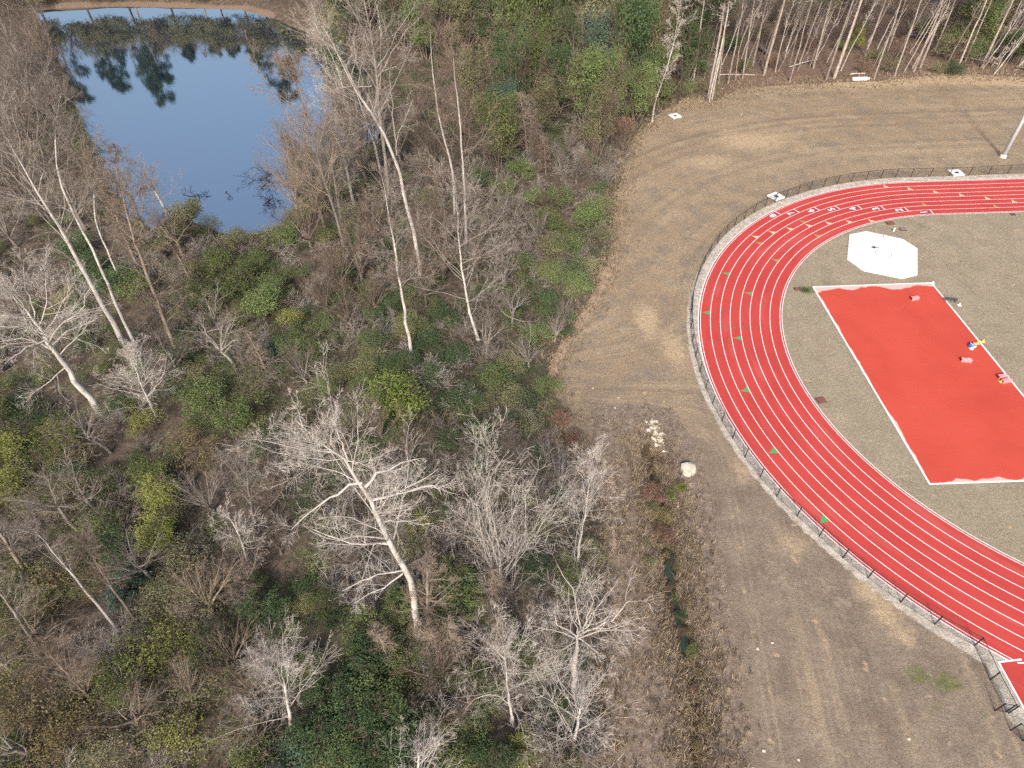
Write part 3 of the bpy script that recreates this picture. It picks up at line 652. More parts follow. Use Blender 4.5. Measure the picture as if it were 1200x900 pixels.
# ---- bark and leaf colours
B_WHITE = bark('white_bark', (.36, .33, .295), (.63, .595, .555), 2.2, .5, .06)
B_PALE = bark('pale_twig_bark', (.36, .33, .30), (.53, .49, .455), 3, .3, .10, (1.0, .97, .94))
B_GREY = bark('grey_bark', (.165, .142, .124), (.275, .242, .215), 3, .3, .2)
B_BROWN = bark('brown_bark', (.13, .101, .080), (.235, .188, .155), 3, .3, .2)
B_TAN = bark('tan_vine_bark', (.19, .15, .118), (.30, .248, .20), 3, .4, .15)
B_PINE = bark('pine_bark', (.23, .188, .162), (.41, .36, .325), 4, .2, .25)
B_DIM = bark('dim_twig_bark', (.22, .195, .175), (.35, .315, .285), 3, .3, .10)
B_DARK = bark('wet_dark_bark', (.015, .012, .012), (.05, .04, .04), 4, .3, .1)
LEAF = {
 'dark green': leafmat('dark_green_leaves', (0.050, 0.086, 0.041), (0.086, 0.133, 0.059), (0.155, 0.207, 0.089)),
 'blue green': leafmat('blue_green_leaves', (0.059, 0.100, 0.076), (0.098, 0.150, 0.109), (0.154, 0.215, 0.154)),
 'mid green': leafmat('mid_green_leaves', (0.100, 0.137, 0.052), (0.169, 0.220, 0.083), (0.266, 0.312, 0.130)),
 'bright green': leafmat('bright_green_leaves', (0.086, 0.111, 0.041), (0.151, 0.184, 0.065), (0.255, 0.266, 0.116)),
 'yellow green': leafmat('yellow_green_leaves', (0.146, 0.171, 0.043), (0.256, 0.275, 0.076), (0.415, 0.409, 0.134)),
 'olive': leafmat('olive_leaves', (0.141, 0.144, 0.076), (0.232, 0.230, 0.121), (0.355, 0.336, 0.193)),
 'ochre': leafmat('ochre_leaves', (0.159, 0.128, 0.061), (0.268, 0.217, 0.104), (0.403, 0.336, 0.177)),
 'red brown': leafmat('red_brown_leaves', (0.146, 0.088, 0.061), (0.256, 0.159, 0.116), (0.366, 0.250, 0.195)),
}
LEAF['fresh yellow'] = leafmat('fresh_yellow_leaves', (.065, .115, .030), (.20, .26, .058), (.48, .51, .16))
NEEDLE = leafmat('pine_needles', (.022, .042, .018), (.042, .070, .028), (.070, .10, .042))

# ---- leafy bush and tall evergreen shapes (unit size, scaled when placed)
def leafy(seed, W, H, nl, leaf, nlobe, cover=.8):
    r = np.random.default_rng(seed)
    th = r.uniform(0, 2 * np.pi, nlobe); rr = np.sqrt(r.random(nlobe)) * W * .36; zz = H * (.22 + .58 * r.random(nlobe)) * (1 - .45 * (rr / (W * .5)) ** 2)
    Lc = np.c_[rr * np.cos(th), rr * np.sin(th), zz]; Lr = r.uniform(.10, .27, nlobe) * W; Lt = r.uniform(.15, .85, nlobe)
    p = Lr ** 2; k = r.choice(nlobe, nl, p=p / p.sum()); d = nrm3(r.normal(size=(nl, 3))); d[:, 2] = np.where(d[:, 2] < -.2, -d[:, 2] * .6, d[:, 2]); d = nrm3(d)
    # leaves sit in sprays: thin the sphere by a noise in direction so that gaps open
    ph = r.uniform(0, 6, (nlobe, 3)); g = np.sin(5 * d[:, 0] + ph[k, 0]) + np.sin(5 * d[:, 1] + ph[k, 1]) + np.sin(5 * d[:, 2] + ph[k, 2])
    rad_ = Lr[k] * (.35 + .65 * r.random(nl) ** .5) * (1 + .24 * g + .12 * r.normal(size=nl)); keep = (g > -.5) | (r.random(nl) < .22)
    C = Lc[k] + d * rad_[:, None] * [1, 1, H / W * .75 if H > W else .8]; C[:, 2] = np.maximum(C[:, 2], .03 * H)
    Nv = d * .7 + r.normal(0, .55, (nl, 3)) + [0, 0, .55]
    t = np.clip(Lt[k] * .6 + .2 + r.normal(0, .2, nl), 0, 1)
    V, T, A = leaf_arrays(r, C[keep], Nv[keep], leaf, t[keep])
    tb = Tubes(); n = 7; D = np.c_[r.normal(0, .35, (n, 2)), np.ones(n)]; P0, R0 = grow(r, np.c_[r.normal(0, .06 * W, (n, 2)), np.full(n, -.1)], D, H * r.uniform(.6, .98, n), .018 * H ** .8, .006, 6, .12, .0); tb.add(P0, R0, 4)
    twigs(tb, r, P0, R0, [(9, .25, 1, .7, .2, .42, .12, .02, 4, 3), (6, .2, 1, .7, .25, .5, .1, .03, 2, 3)], .007)
    return mesh_np('foliage', V, None, T, False, dict(tint=A)), tb.mesh('stems')
BUSH = [leafy(s, 3.0, 2.4, 5200, .125, 19) for s in (1, 2, 3, 4)]
LOW = [leafy(s, 3.4, 1.5, 3600, .115, 20) for s in (5, 6, 7)]
SPARSE = [leafy(s, 3.4, 2.8, 1700, .125, 18) for s in (8, 9, 10)]
TALL = [leafy(s, 3.0, 4.6, 8500, .13, 28) for s in (11, 12, 13, 14)]

# ---- bare trees (about 9 m tall as made)
def bare_tree(kind, seed):
    r = np.random.default_rng(seed); tk = Tubes(); cr = Tubes()
    if kind == 'vase':                                      # many stems fanning out of one base
        n = 11; az = r.uniform(0, 2 * np.pi, n); tl_ = r.uniform(.1, .75, n)
        tp, trd = grow(r, np.array([[0, 0, -.3]]), [[.03, .02, 1]], 1.9, .22, .17, 4, .03, 0); tk.add(tp, trd, 8)
        D = np.c_[np.sin(tl_) * np.cos(az), np.sin(tl_) * np.sin(az), np.cos(tl_)]
        P0, R0 = grow(r, np.repeat(tp[:, -1] - [0, 0, .15], n, 0), D, r.uniform(5.5, 7.8, n), .10, .018, 7, .05, .03); cr.add(P0, R0, 5)
        twigs(cr, r, P0, R0, [(8, .2, 1, .42, .14, .42, .06, .06, 5, 3), (5, .2, 1, .45, .15, .45, .07, .05, 3, 3), (2, .3, 1, .5, .2, .5, .05, .03, 2, 3)], .009)
    elif kind == 'upright':
        tp, trd = grow(r, np.array([[0, 0, -.3]]), [[.05, 0, 1]], 8.6, .17, .03, 10, .05, .03); tk.add(tp, trd, 8)
        S_, D_, L_, R_ = sprout(r, tp, trd, 22, .28, 1, .85, .2, .36); P0, R0 = grow(r, S_, D_, L_, R_ * .5, .014, 6, .10, .06); cr.add(P0, R0, 4)
        twigs(cr, r, P0, R0, [(9, .2, 1, .6, .2, .45, .1, .04, 4, 3), (6, .2, 1, .6, .2, .5, .1, .03, 3, 3)], .009)
    elif kind == 'spread':                                  # short bole, heavy crooked limbs
        tp, trd = grow(r, np.array([[0, 0, -.3]]), [[.12, .05, 1]], 4.4, .24, .17, 6, .06, .02); tk.add(tp, trd, 8)
        n = 9; az = np.arange(n) * 2.4 + r.normal(0, .3, n); tl_ = r.uniform(.35, 1.25, n); D = np.c_[np.sin(tl_) * np.cos(az), np.sin(tl_) * np.sin(az), np.cos(tl_)]
        P0, R0 = grow(r, tp[0, r.integers(3, 6, n)], D, r.uniform(3.4, 5.6, n), .11, .02, 8, .13, .05); cr.add(P0, R0, 5)
        twigs(cr, r, P0, R0, [(8, .25, 1, .7, .2, .42, .13, .06, 5, 3), (5, .2, 1, .7, .2, .45, .13, .04, 3, 3), (3, .3, 1, .6, .2, .5, .1, .03, 2, 3)], .009)
    else:                                                   # draped: a leaning stem hung with dead vines
        tp, trd = grow(r, np.array([[0, 0, -.3]]), [[.06, .03, 1]], 8.2, .20, .05, 9, .05, .01); tk.add(tp, trd, 8)
        S_, D_, L_, R_ = sprout(r, tp, trd, 46, .22, 1, 1.1, .3, .17); P0, R0 = grow(r, S_, D_, L_, .05, .016, 6, .2, -.10); cr.add(P0, R0, 3)
        twigs(cr, r, P0, R0, [(10, .1, 1, .8, .3, .7, .2, -.22, 5, 3), (4, .2, 1, .7, .3, .6, .15, -.25, 4, 3)], .009)
    return tk.mesh('trunk'), cr.mesh('crown', False)
BARE = {k: [bare_tree(k, s + 40 + 10 * i) for s in range(3)] for i, k in enumerate(('vase', 'upright', 'spread', 'draped'))}
def skinned(me, mat):
    m = me.copy(); m.materials.clear(); m.materials.append(mat); return m
_cache = {}
def withmat(me, mat):
    k = (me.name, mat.name)
    if k not in _cache: _cache[k] = skinned(me, mat)
    return _cache[k]

# ------------------------------------------------------------------ labels that single a plant out
LAND = {}                                                   # landmark phrase -> picture point
ORD = ['first', 'second', 'third', 'fourth', 'fifth', 'sixth', 'seventh', 'eighth', 'ninth', 'tenth', 'eleventh', 'twelfth']
PENDING = []                                                # (object, phrase, tail, picture point)
def finish_labels():
    by = {}
    for it in PENDING: by.setdefault(it[1], []).append(it)
    names = list(LAND); LP_ = np.array([LAND[n] for n in names])
    for ph, its in by.items():
        X = np.array([i[3] for i in its]); D = np.hypot(X[:, None, 0] - LP_[None, :, 0], X[:, None, 1] - LP_[None, :, 1])
        rank = np.argsort(np.argsort(D, 0), 0)
        for j, it in enumerate(its):
            if len(its) == 1:
                k = int(np.argmin(D[j])); it[0]['label'] = f"{ph} near the {names[k]}"; continue
            score = rank[j] * 400 + D[j]; k = int(np.argmin(score)); rk = rank[j, k]
            w = ORD[rk] if rk < len(ORD) else f"number {rk + 1}"
            it[0]['label'] = f"{w} {ph} from the {names[k]}"
def hgt(v): return v

# ------------------------------------------------------------------ tall white sycamores and other single trees, traced where they stand
def lift(px, base, off=0.0):
    """point of the vertical plane through base that faces the camera, seen at px"""
    n = np.array([base[0], base[1]]); n /= np.hypot(*n); d = rays([px])[0]; t = (base[0] * n[0] + base[1] * n[1] + off) / (d[0] * n[0] + d[1] * n[1])
    return np.array([d[0] * t, d[1] * t, CAMH + d[2] * t])
def resample(P_, N):
    P_ = np.asarray(P_); s = np.r_[0, np.cumsum(np.linalg.norm(np.diff(P_, axis=0), axis=1))]; u = np.linspace(0, s[-1], N)
    # smooth through the points
    q = np.stack([np.interp(u, s, P_[:, i]) for i in range(3)], 1)
    for _ in range(2): q[1:-1] = .25 * q[:-2] + .5 * q[1:-1] + .25 * q[2:]
    return q
TREE_XY = []
def hero(trunk_px, r0, r1, label, limbs=(), bark_=B_WHITE, twig=B_PALE, seed=0, auto=14, t0=.45, ratio=.30, dens=1.0, name='bare_tree', land=None, cat='bare tree', up=.05, rmin=.010, group=None, depth=1.0, spread=.9, r1st=.46):
    rmin = rmin * .72; r = np.random.default_rng(seed + 100); bx, by, bz = GT(*trunk_px[0]); base = np.array([bx, by, bz])
    TREE_XY.append((bx, by))
    pts = [base - [0, 0, .3]] + [lift(p, base) for p in trunk_px[1:]]; q = resample(pts, 14)[None]; s = np.linspace(0, 1, 14)
    rad = (r0 + (r1 - r0) * s ** .8)[None]; rad[0, 0] *= 1.35; rad[0, -4:] *= [.85, .65, .42, .2]; q = q + np.r_[np.zeros((1, 1, 3)).repeat(2, 1), r.normal(0, r0 * .22, (1, 12, 3))] if False else q; q[0, 2:] += r.normal(0, r0 * .16, (12, 3))
    o = tag(empty(name, base), label, cat, group)
    tb = Tubes(); rad = rad * .8; tb.add(q - base, rad, 9)
    cr = Tubes(); LP0, LR0 = [], []
    for i, (w, lp) in enumerate(limbs):
        st = lift(lp[0], base); dof = r.normal(0, .18 * depth * 3, 1)[0]
        P_ = [st] + [lift(p, base, dof * (k + 1) / len(lp)) for k, p in enumerate(lp[1:])]; x = resample(P_, 8); sg = np.linalg.norm(x[-1] - x[0]); x[1:] += np.cumsum(r.normal(0, sg * .022, (7, 3)), 0); LP0.append(x); LR0.append(np.linspace(w * .48, max(w * .12, rmin), 8))
    if LP0:
        LP0 = np.stack(LP0) - base; LR0 = np.stack(LR0); cr.add(LP0, LR0, 6)
    if auto:
        S_, D_, L_, R_ = sprout(r, q - base, rad, auto, t0, 1, spread, .25, ratio, up); R_ = R_ * .32
        P0, R0 = grow(r, S_, D_, L_, R_, np.maximum(R_ * .2, rmin), 8, .12, .05); cr.add(P0, R0, 5)
        S2, D2, L2, R2 = sprout(r, q - base, rad, 6, .86, 1, .5, .2, .13, up); Pt, Rt = grow(r, S2, D2, L2, .03, rmin, 8, .12, .05); cr.add(Pt, Rt, 4); P0 = np.concatenate([P0, Pt]); R0 = np.concatenate([R0, Rt])
        if len(LP0): P0 = np.concatenate([LP0, P0]); R0 = np.concatenate([LR0, R0])
    else: P0, R0 = LP0, LR0
    n1 = max(2, round(6 * dens)); twigs(cr, r, P0, R0, [(n1, .18, 1, .72 if r1st > .4 else .45, .22, r1st, .13, .05, 6, 3), (max(2, round(5 * dens)), .2, 1, .7, .22, .48, .13, .04, 4, 3), (3, .25, 1, .65, .25, .5, .1, .03, 3, 3)], rmin)
    link('trunk', tb.mesh('trunk'), bark_, o); link('crown', cr.mesh('crown', False), twig, o)
    if land: LAND[land] = tuple(np.mean([trunk_px[0], trunk_px[-1]], 0))
    return o

hero([(490, 742), (487, 705), (475, 665), (457, 632), (441, 602), (425, 566), (400, 533), (375, 511), (346, 492)], .43, .09, 'large white sycamore leaning over, its thick bare limbs spread above brown brush',
     [(.20, [(428, 571), (443, 557), (467, 549), (490, 543)]), (.20, [(436, 586), (460, 580), (487, 573), (507, 562), (520, 575)]), (.17, [(424, 566), (397, 572), (373, 588), (350, 612)]),
      (.18, [(460, 638), (420, 643), (387, 638), (360, 620)]), (.17, [(474, 668), (430, 670), (400, 690)]), (.14, [(472, 672), (440, 690), (418, 705)]), (.12, [(408, 540), (395, 515), (385, 490)]), (.10, [(383, 517), (365, 520), (340, 520)]),
      (.13, [(447, 612), (470, 610), (492, 615), (512, 610)]), (.12, [(465, 648), (440, 625), (405, 610), (375, 612)]), (.1, [(388, 521), (392, 495), (380, 478)])], seed=1, auto=16, ratio=.22, dens=1.1, land='leaning white sycamore')
_fr = np.random.default_rng(3)
hero([(588, 700), (587, 690), (586, 682)], .16, .14, 'wide grey fan of many thin upright stems beside the leaning white sycamore',
     [(.085, [(587 + _fr.normal(0, 2), 688 + _fr.normal(0, 4)), (586 + (x - 586) * .22 + _fr.normal(0, 3), 665 + _fr.normal(0, 6)), (586 + (x - 586) * .62 + _fr.normal(0, 4), 640 + (y - 640) * .5), (x, y)]) for x, y in ((527, 560), (540, 538), (552, 545), (562, 526), (576, 540), (590, 524), (603, 540), (615, 528), (630, 545), (642, 538), (655, 552), (668, 572), (676, 596), (545, 600), (535, 580), (660, 610))],
     bark_=B_PALE, twig=B_PALE, seed=2, auto=0, dens=1.3, name='bare_tree', land='wide grey fan tree', rmin=.013, depth=3, r1st=.24)
hero([(676, 662), (681, 625), (688, 590), (690, 565), (691, 542)], .17, .03, 'slender pale tree with two stems at the woods edge', [(.10, [(674, 655), (668, 625), (678, 596)]), (.12, [(675, 656), (662, 651), (651, 648)])], seed=3, auto=22, t0=.25, ratio=.33, spread=.8, land='slender pale two-stemmed tree')
hero([(672, 812), (673, 785), (675, 760), (676, 745)], .28, .22, 'white spreading tree with a flat wide crown at the edge of the mown strip',
     [(.15, [(676, 746), (662, 735), (640, 715), (633, 705)]), (.15, [(676, 746), (672, 715), (660, 690), (648, 680)]), (.15, [(678, 745), (686, 715), (690, 690), (692, 678)]), (.16, [(678, 745), (700, 735), (722, 722), (752, 705)]), (.13, [(678, 748), (705, 743), (730, 750), (752, 752)]), (.12, [(680, 740), (705, 715), (722, 700)]), (.1, [(675, 752), (660, 760), (640, 757)]),
      (.1, [(676, 748), (690, 755), (705, 768)]), (.09, [(676, 742), (665, 705), (668, 682)]), (.1, [(674, 748), (650, 740), (628, 738)])], seed=4, auto=0, dens=1.25, land='white spreading tree')
hero([(672, 874), (676, 852), (680, 835), (683, 815)], .2, .06, 'low pale twiggy tree just below the white spreading tree', [(.08, [(673, 865), (662, 840), (655, 815)]), (.08, [(675, 862), (695, 840), (706, 825)]), (.07, [(673, 868), (655, 862), (645, 850)])], seed=5, auto=18, t0=.2, ratio=.5, land='low pale twiggy tree')
hero([(602, 850), (598, 830), (594, 800), (592, 770), (591, 758)], .17, .03, 'small pale tree with a low side branch among green bushes', [(.10, [(597, 826), (585, 812), (565, 808), (545, 830)])], seed=6, auto=24, t0=.3, ratio=.33, spread=1.0, land='small pale tree among the bushes')
hero([(502, 742), (501, 710), (500, 680), (501, 660)], .22, .12, 'brown trunk wrapped in dead vines close behind the leaning sycamore', bark_=B_TAN, twig=B_TAN, seed=7, auto=40, t0=.2, ratio=.25, dens=.8, land='vine wrapped brown trunk', up=-.2)
hero([(118, 484), (85, 442), (62, 408), (45, 384), (28, 360), (8, 338)], .55, .12, 'massive white tree with a dense crooked crown at the picture edge',
     [(.22, [(66, 412), (45, 398), (20, 395), (0, 402)]), (.2, [(58, 400), (75, 375), (95, 360), (108, 340)]), (.2, [(60, 405), (85, 380), (112, 372)]), (.18, [(52, 392), (30, 380), (5, 385), (-12, 395)]), (.16, [(40, 378), (42, 350), (30, 320), (25, 300)]), (.16, [(45, 384), (55, 350), (50, 315)]),
      (.13, [(78, 430), (60, 442), (40, 452), (28, 465)]), (.15, [(28, 360), (15, 345), (-5, 350)]), (.15, [(55, 398), (30, 410), (8, 430)]), (.12, [(50, 390), (70, 350), (72, 320)])], seed=8, auto=12, t0=.5, ratio=.26, dens=1.5, land='massive white tree')
hero([(148, 408), (118, 352), (98, 318), (78, 280), (58, 248), (38, 215), (18, 180), (0, 150)], .48, .10, 'tall pale tree with the thicker trunk of the twin pair near the pond',
     [(.2, [(60, 250), (35, 225), (12, 205), (-10, 190)]), (.16, [(45, 228), (52, 180), (45, 130), (40, 100)]), (.16, [(70, 268), (75, 220), (62, 165)]), (.15, [(30, 200), (25, 150), (18, 110)]), (.15, [(20, 185), (-5, 170), (-25, 150)]), (.14, [(75, 275), (95, 240), (100, 200)]), (.12, [(98, 318), (75, 290), (48, 288), (30, 298)]), (.12, [(50, 235), (20, 235), (-5, 225)])],
     bark_=B_PALE, twig=B_DIM, seed=9, auto=14, t0=.5, ratio=.25, dens=1.0, land='thick pale trunk of the twin pair', rmin=.018)
hero([(160, 406), (142, 372), (122, 322), (108, 288), (92, 262), (78, 238), (68, 212), (62, 180), (60, 150), (70, 130), (72, 112)], .28, .08, 'slim crooked white tree rising beside its thicker twin near the pond',
     [(.1, [(62, 150), (66, 133), (55, 112)]), (.1, [(70, 125), (80, 115), (86, 110)]), (.09, [(62, 185), (55, 195), (40, 205)]), (.1, [(118, 312), (135, 290), (132, 262)])], twig=B_GREY, seed=10, auto=10, t0=.6, ratio=.16, dens=.8, rmin=.018, land='slim crooked white twin')
hero([(205, 408), (188, 362), (172, 322), (160, 285), (148, 250), (140, 215), (132, 185)], .34, .10, 'brown vine covered tree reaching over the near pond shore', [(.12, [(150, 255), (165, 225), (175, 195)]), (.12, [(160, 285), (185, 250), (192, 215)]), (.1, [(140, 220), (120, 190), (110, 165)])], bark_=B_TAN, twig=B_TAN, seed=11, auto=44, t0=.12, ratio=.17, dens=1.0, up=-.1, land='brown vine covered tree', rmin=.018)
hero([(150, 345), (128, 300), (112, 262), (108, 228), (116, 200), (120, 192)], .22, .06, 'crooked pale tree between the twin pair and the pond', [(.09, [(113, 225), (103, 200), (98, 180)])], twig=B_GREY, seed=12, auto=16, t0=.45, ratio=.25, rmin=.018)
hero([(483, 418), (475, 374), (469, 335), (464, 300), (458, 262), (452, 235), (447, 205)], .30, .06, 'straight white trunk with few branches above the yellow-green bush', [(.07, [(459, 282), (445, 262), (430, 247)]), (.07, [(461, 290), (468, 270), (478, 262)]), (.06, [(461, 297), (445, 296), (430, 298)])], seed=13, auto=16, t0=.4, ratio=.17, twig=B_GREY, rmin=.018, land='straight white trunk')
hero([(492, 325), (491, 292), (478, 250), (470, 212), (465, 180), (452, 155), (432, 132), (415, 105), (395, 60), (372, 20)], .40, .10, 'tallest white forked tree standing in front of the pond',
     [(.2, [(465, 182), (462, 150), (455, 120), (453, 95)]), (.17, [(464, 175), (473, 140), (483, 120)]), (.2, [(425, 120), (412, 85), (390, 50), (350, 38)]), (.15, [(400, 70), (380, 45), (350, 35), (335, 10)]), (.1, [(435, 101), (410, 105), (385, 110)]), (.14, [(410, 95), (420, 70), (408, 40)])], bark_=B_PALE, seed=14, auto=14, t0=.55, ratio=.24, twig=B_DIM, rmin=.016, land='tallest white forked tree')
hero([(456, 235), (452, 195), (447, 150), (444, 110), (440, 75), (434, 30), (425, -10), (418, -40)], .42, .14, 'thick grey brown trunk with a wide high crown in front of the pond',
     [(.18, [(441, 80), (450, 55), (470, 20), (480, -20)]), (.18, [(443, 90), (460, 60), (490, 35), (502, 8)]), (.16, [(440, 80), (425, 45), (422, 10)]), (.16, [(442, 105), (420, 75), (395, 60), (365, 45)]), (.15, [(437, 55), (420, 20), (395, -10)]), (.14, [(446, 85), (465, 78), (490, 65)]), (.14, [(434, 35), (445, 5), (455, -30)])], bark_=B_GREY, twig=B_DIM, seed=15, auto=12, t0=.6, ratio=.2, rmin=.016, land='thick grey brown trunk')
hero([(546, 285), (546, 250), (544, 215), (541, 180), (538, 130), (533, 85), (528, 45)], .28, .06, 'pale upright tree with a single stem, standing nearer the field of the pair', [(.1, [(543, 178), (565, 165), (582, 143)]), (.08, [(545, 180), (552, 150), (560, 130), (575, 118)])], twig=B_BROWN, bark_=B_PALE, seed=16, auto=16, t0=.45, ratio=.2, rmin=.016, land='pale upright single stem')
hero([(533, 262), (531, 205), (530, 186), (519, 165), (510, 110), (506, 70), (503, 20)], .28, .06, 'pale upright tree whose trunk splits in two, in front of the evergreen thicket', [(.16, [(530, 190), (515, 168), (503, 145), (490, 115), (480, 95)]), (.1, [(503, 142), (500, 115), (495, 95)]), (.1, [(531, 185), (527, 140), (524, 110)])], twig=B_BROWN, bark_=B_PALE, seed=17, auto=16, t0=.45, ratio=.2, rmin=.016, land='pale split trunk')
hero([(561, 398), (550, 365), (543, 325), (537, 290), (537, 250), (534, 225)], .26, .04, 'white tree with a forked lower trunk and a broad brown crown', [(.13, [(551, 372), (560, 350), (567, 325), (578, 310)]), (.10, [(538, 290), (560, 285), (585, 268), (600, 235)]), (.09, [(540, 310), (570, 300), (600, 285), (622, 265)]), (.08, [(537, 282), (520, 268), (510, 255)]), (.08, [(541, 318), (560, 308), (580, 300), (590, 296)])], seed=18, auto=24, t0=.3, ratio=.34, twig=B_DIM, rmin=.018, land='white tree with forked lower trunk')
hero([(764, 143), (767.5, 117), (779, 90), (786, 65), (792, 42), (795, 22), (799, -5)], .20, .04, 'slim leaning birch at the corner of the field and woods', [(.06, [(767, 118), (759, 108), (748, 106)]), (.06, [(792, 45), (800, 20), (802, -5)])], seed=19, auto=26, t0=.3, ratio=.13, rmin=.022, land='slim leaning birch')
hero([(138, 738), (105, 698), (70, 655), (32, 612)], .20, .05, 'long thin pale trunk leaning across the olive brush', seed=20, auto=14, t0=.5, ratio=.2, bark_=B_PALE, twig=B_GREY, land='long thin leaning trunk')
hero([(162, 732), (140, 700), (118, 668), (100, 640)], .18, .05, 'brown bare trunk leaning beside the long thin pale one', seed=21, auto=18, t0=.4, ratio=.25, bark_=B_BROWN, twig=B_BROWN)
hero([(45, 762), (28, 735), (8, 706), (-20, 668)], .22, .06, 'slim grey trunk leaning out of the picture edge above the ochre brush', seed=22, auto=14, t0=.4, ratio=.25, bark_=B_GREY, twig=B_GREY)
hero([(32, 675), (15, 648), (-10, 610)], .26, .15, 'thick brown trunk leaning out at the picture edge', seed=23, auto=10, t0=.4, ratio=.3, bark_=B_TAN, twig=B_GREY)
hero([(115, 828), (88, 800), (66, 775), (52, 757)], .2, .05, 'straw coloured tree with upswept bare twigs over the ochre brush', [(.07, [(60, 768), (40, 775), (12, 775)]), (.06, [(66, 775), (68, 755), (64, 740)])], seed=24, auto=34, t0=.2, ratio=.3, spread=.7, bark_=B_TAN, twig=B_TAN, land='straw coloured bare tree')
hero([(342, 855), (338, 825), (332, 800), (330, 775)], .22, .06, 'whitish twiggy tree growing beside the dark green thicket', [(.09, [(334, 805), (310, 795), (285, 800)]), (.09, [(336, 812), (360, 800), (382, 805)]), (.09, [(334, 805), (325, 770), (330, 740)]), (.08, [(337, 815), (360, 780), (372, 765)])], seed=25, auto=20, t0=.2, ratio=.45, dens=1.2, land='whitish twiggy tree')
hero([(492, 925), (491, 905), (490, 880)], .2, .08, 'white crown tip poking up at the bottom edge of the picture', [(.09, [(491, 895), (475, 880), (462, 872)]), (.09, [(491, 895), (505, 880), (515, 872)]), (.08, [(490, 890), (492, 872), (487, 862)])], seed=26, auto=16, t0=.2, ratio=.6, land='white crown tip at the bottom edge')
hero([(298, 612), (293, 585), (289, 560), (290, 530)], .16, .04, 'grey brown bare tree with a rounded crown over the middle of the brush', [(.07, [(293, 582), (275, 555), (262, 535)]), (.07, [(294, 585), (310, 555), (322, 535)])], seed=27, auto=24, t0=.2, ratio=.4, bark_=B_GREY, twig=B_GREY, land='rounded grey brown tree')
hero([(182, 486), (170, 462), (162, 440), (150, 415)], .2, .05, 'dense pale twiggy tree below the twin trunks', [(.09, [(172, 465), (190, 440), (196, 415)]), (.09, [(165, 450), (140, 435), (118, 440)]), (.08, [(178, 478), (150, 475), (115, 485)]), (.08, [(170, 460), (172, 430), (170, 405)])], seed=28, auto=22, t0=.2, ratio=.42, dens=1.2, land='dense pale twiggy tree')
hero([(290, 660), (285, 640), (275, 615), (262, 600)], .14, .05, 'thin white forked sapling in the middle of the brush', [(.06, [(283, 638), (268, 625), (258, 640)])], seed=29, auto=10, t0=.3, ratio=.35)
hero([(418, 165), (405, 110), (392, 70), (370, 30)], .22, .06, 'pale bare tree at the far pond shore in front of dark water', seed=30, auto=22, t0=.2, ratio=.3, twig=B_PALE, rmin=.022)
hero([(405, 300), (395, 255), (378, 205), (362, 150), (350, 110), (338, 75)], .30, .07, 'grey tree with steep limbs rising at the near pond corner', [(.12, [(372, 180), (385, 140), (378, 95)]), (.12, [(362, 150), (340, 115), (315, 95), (300, 60)]), (.1, [(355, 125), (330, 115), (300, 100)]), (.12, [(378, 205), (352, 165), (335, 120)])], seed=31, auto=26, t0=.35, ratio=.24, bark_=B_GREY, twig=B_TAN, rmin=.02, land='grey tree at the pond corner')
LAND.update({'far pond shore': (200, 8), 'branches in the pond': (318, 215), 'boulder at the ditch': (805, 549), 'bend of the bare path': (652, 430), 'bottom woods corner': (0, 900),
             'tall evergreen thicket by the field': (745, 60), 'head of the pond': (60, 20), 'brown strip by the ditch': (712, 560), 'top middle of the picture': (580, 0), 'concrete headwall': (1007, 92), 'light pole': (1178, 160), 'corner drain inlet': (791, 137), 'top corner above the pole': (1200, 0)})

# ------------------------------------------------------------------ leafy bushes, each where it grows
def bush(px, py, wpx, colour, shape, label=None, zs=1.0, name='bush', cat='bush', size=None):
    x, y, z = GT(px, py); dist = math.sqrt(x * x + y * y + CAMH ** 2); w = wpx / F * dist; lib = {'b': BUSH, 'l': LOW, 's': SPARSE, 't': TALL}[shape]; base = {'b': 3.0, 'l': 3.4, 's': 3.4, 't': 3.0}[shape]
    fm, sm_ = lib[rng.integers(len(lib))]; s = w / base
    o = empty(name, (x, y, z), rng.uniform(0, 6.28)); o.scale = (s, s, s * zs * rng.uniform(.88, 1.12))
    link('foliage', withmat(fm, LEAF[colour]), None, o); link('stems', withmat(sm_, B_BROWN), None, o)
    ph = {'b': 'leafy bush', 'l': 'low spreading bush', 's': 'thin loose bush', 't': 'tall leafy shrub'}[shape]
    tag(o, label, cat, 'bushes of the woods')
    if not label: PENDING.append((o, f"{colour} {ph}", None, (px, py - wpx * .3)))
    return o
y_ = bush(472, 484, 74, 'fresh yellow', 'b', 'rounded bush with bright yellow-green leaf tips alone on dark ground cover', 1.0); LAND['yellow-green bush'] = (470, 455)
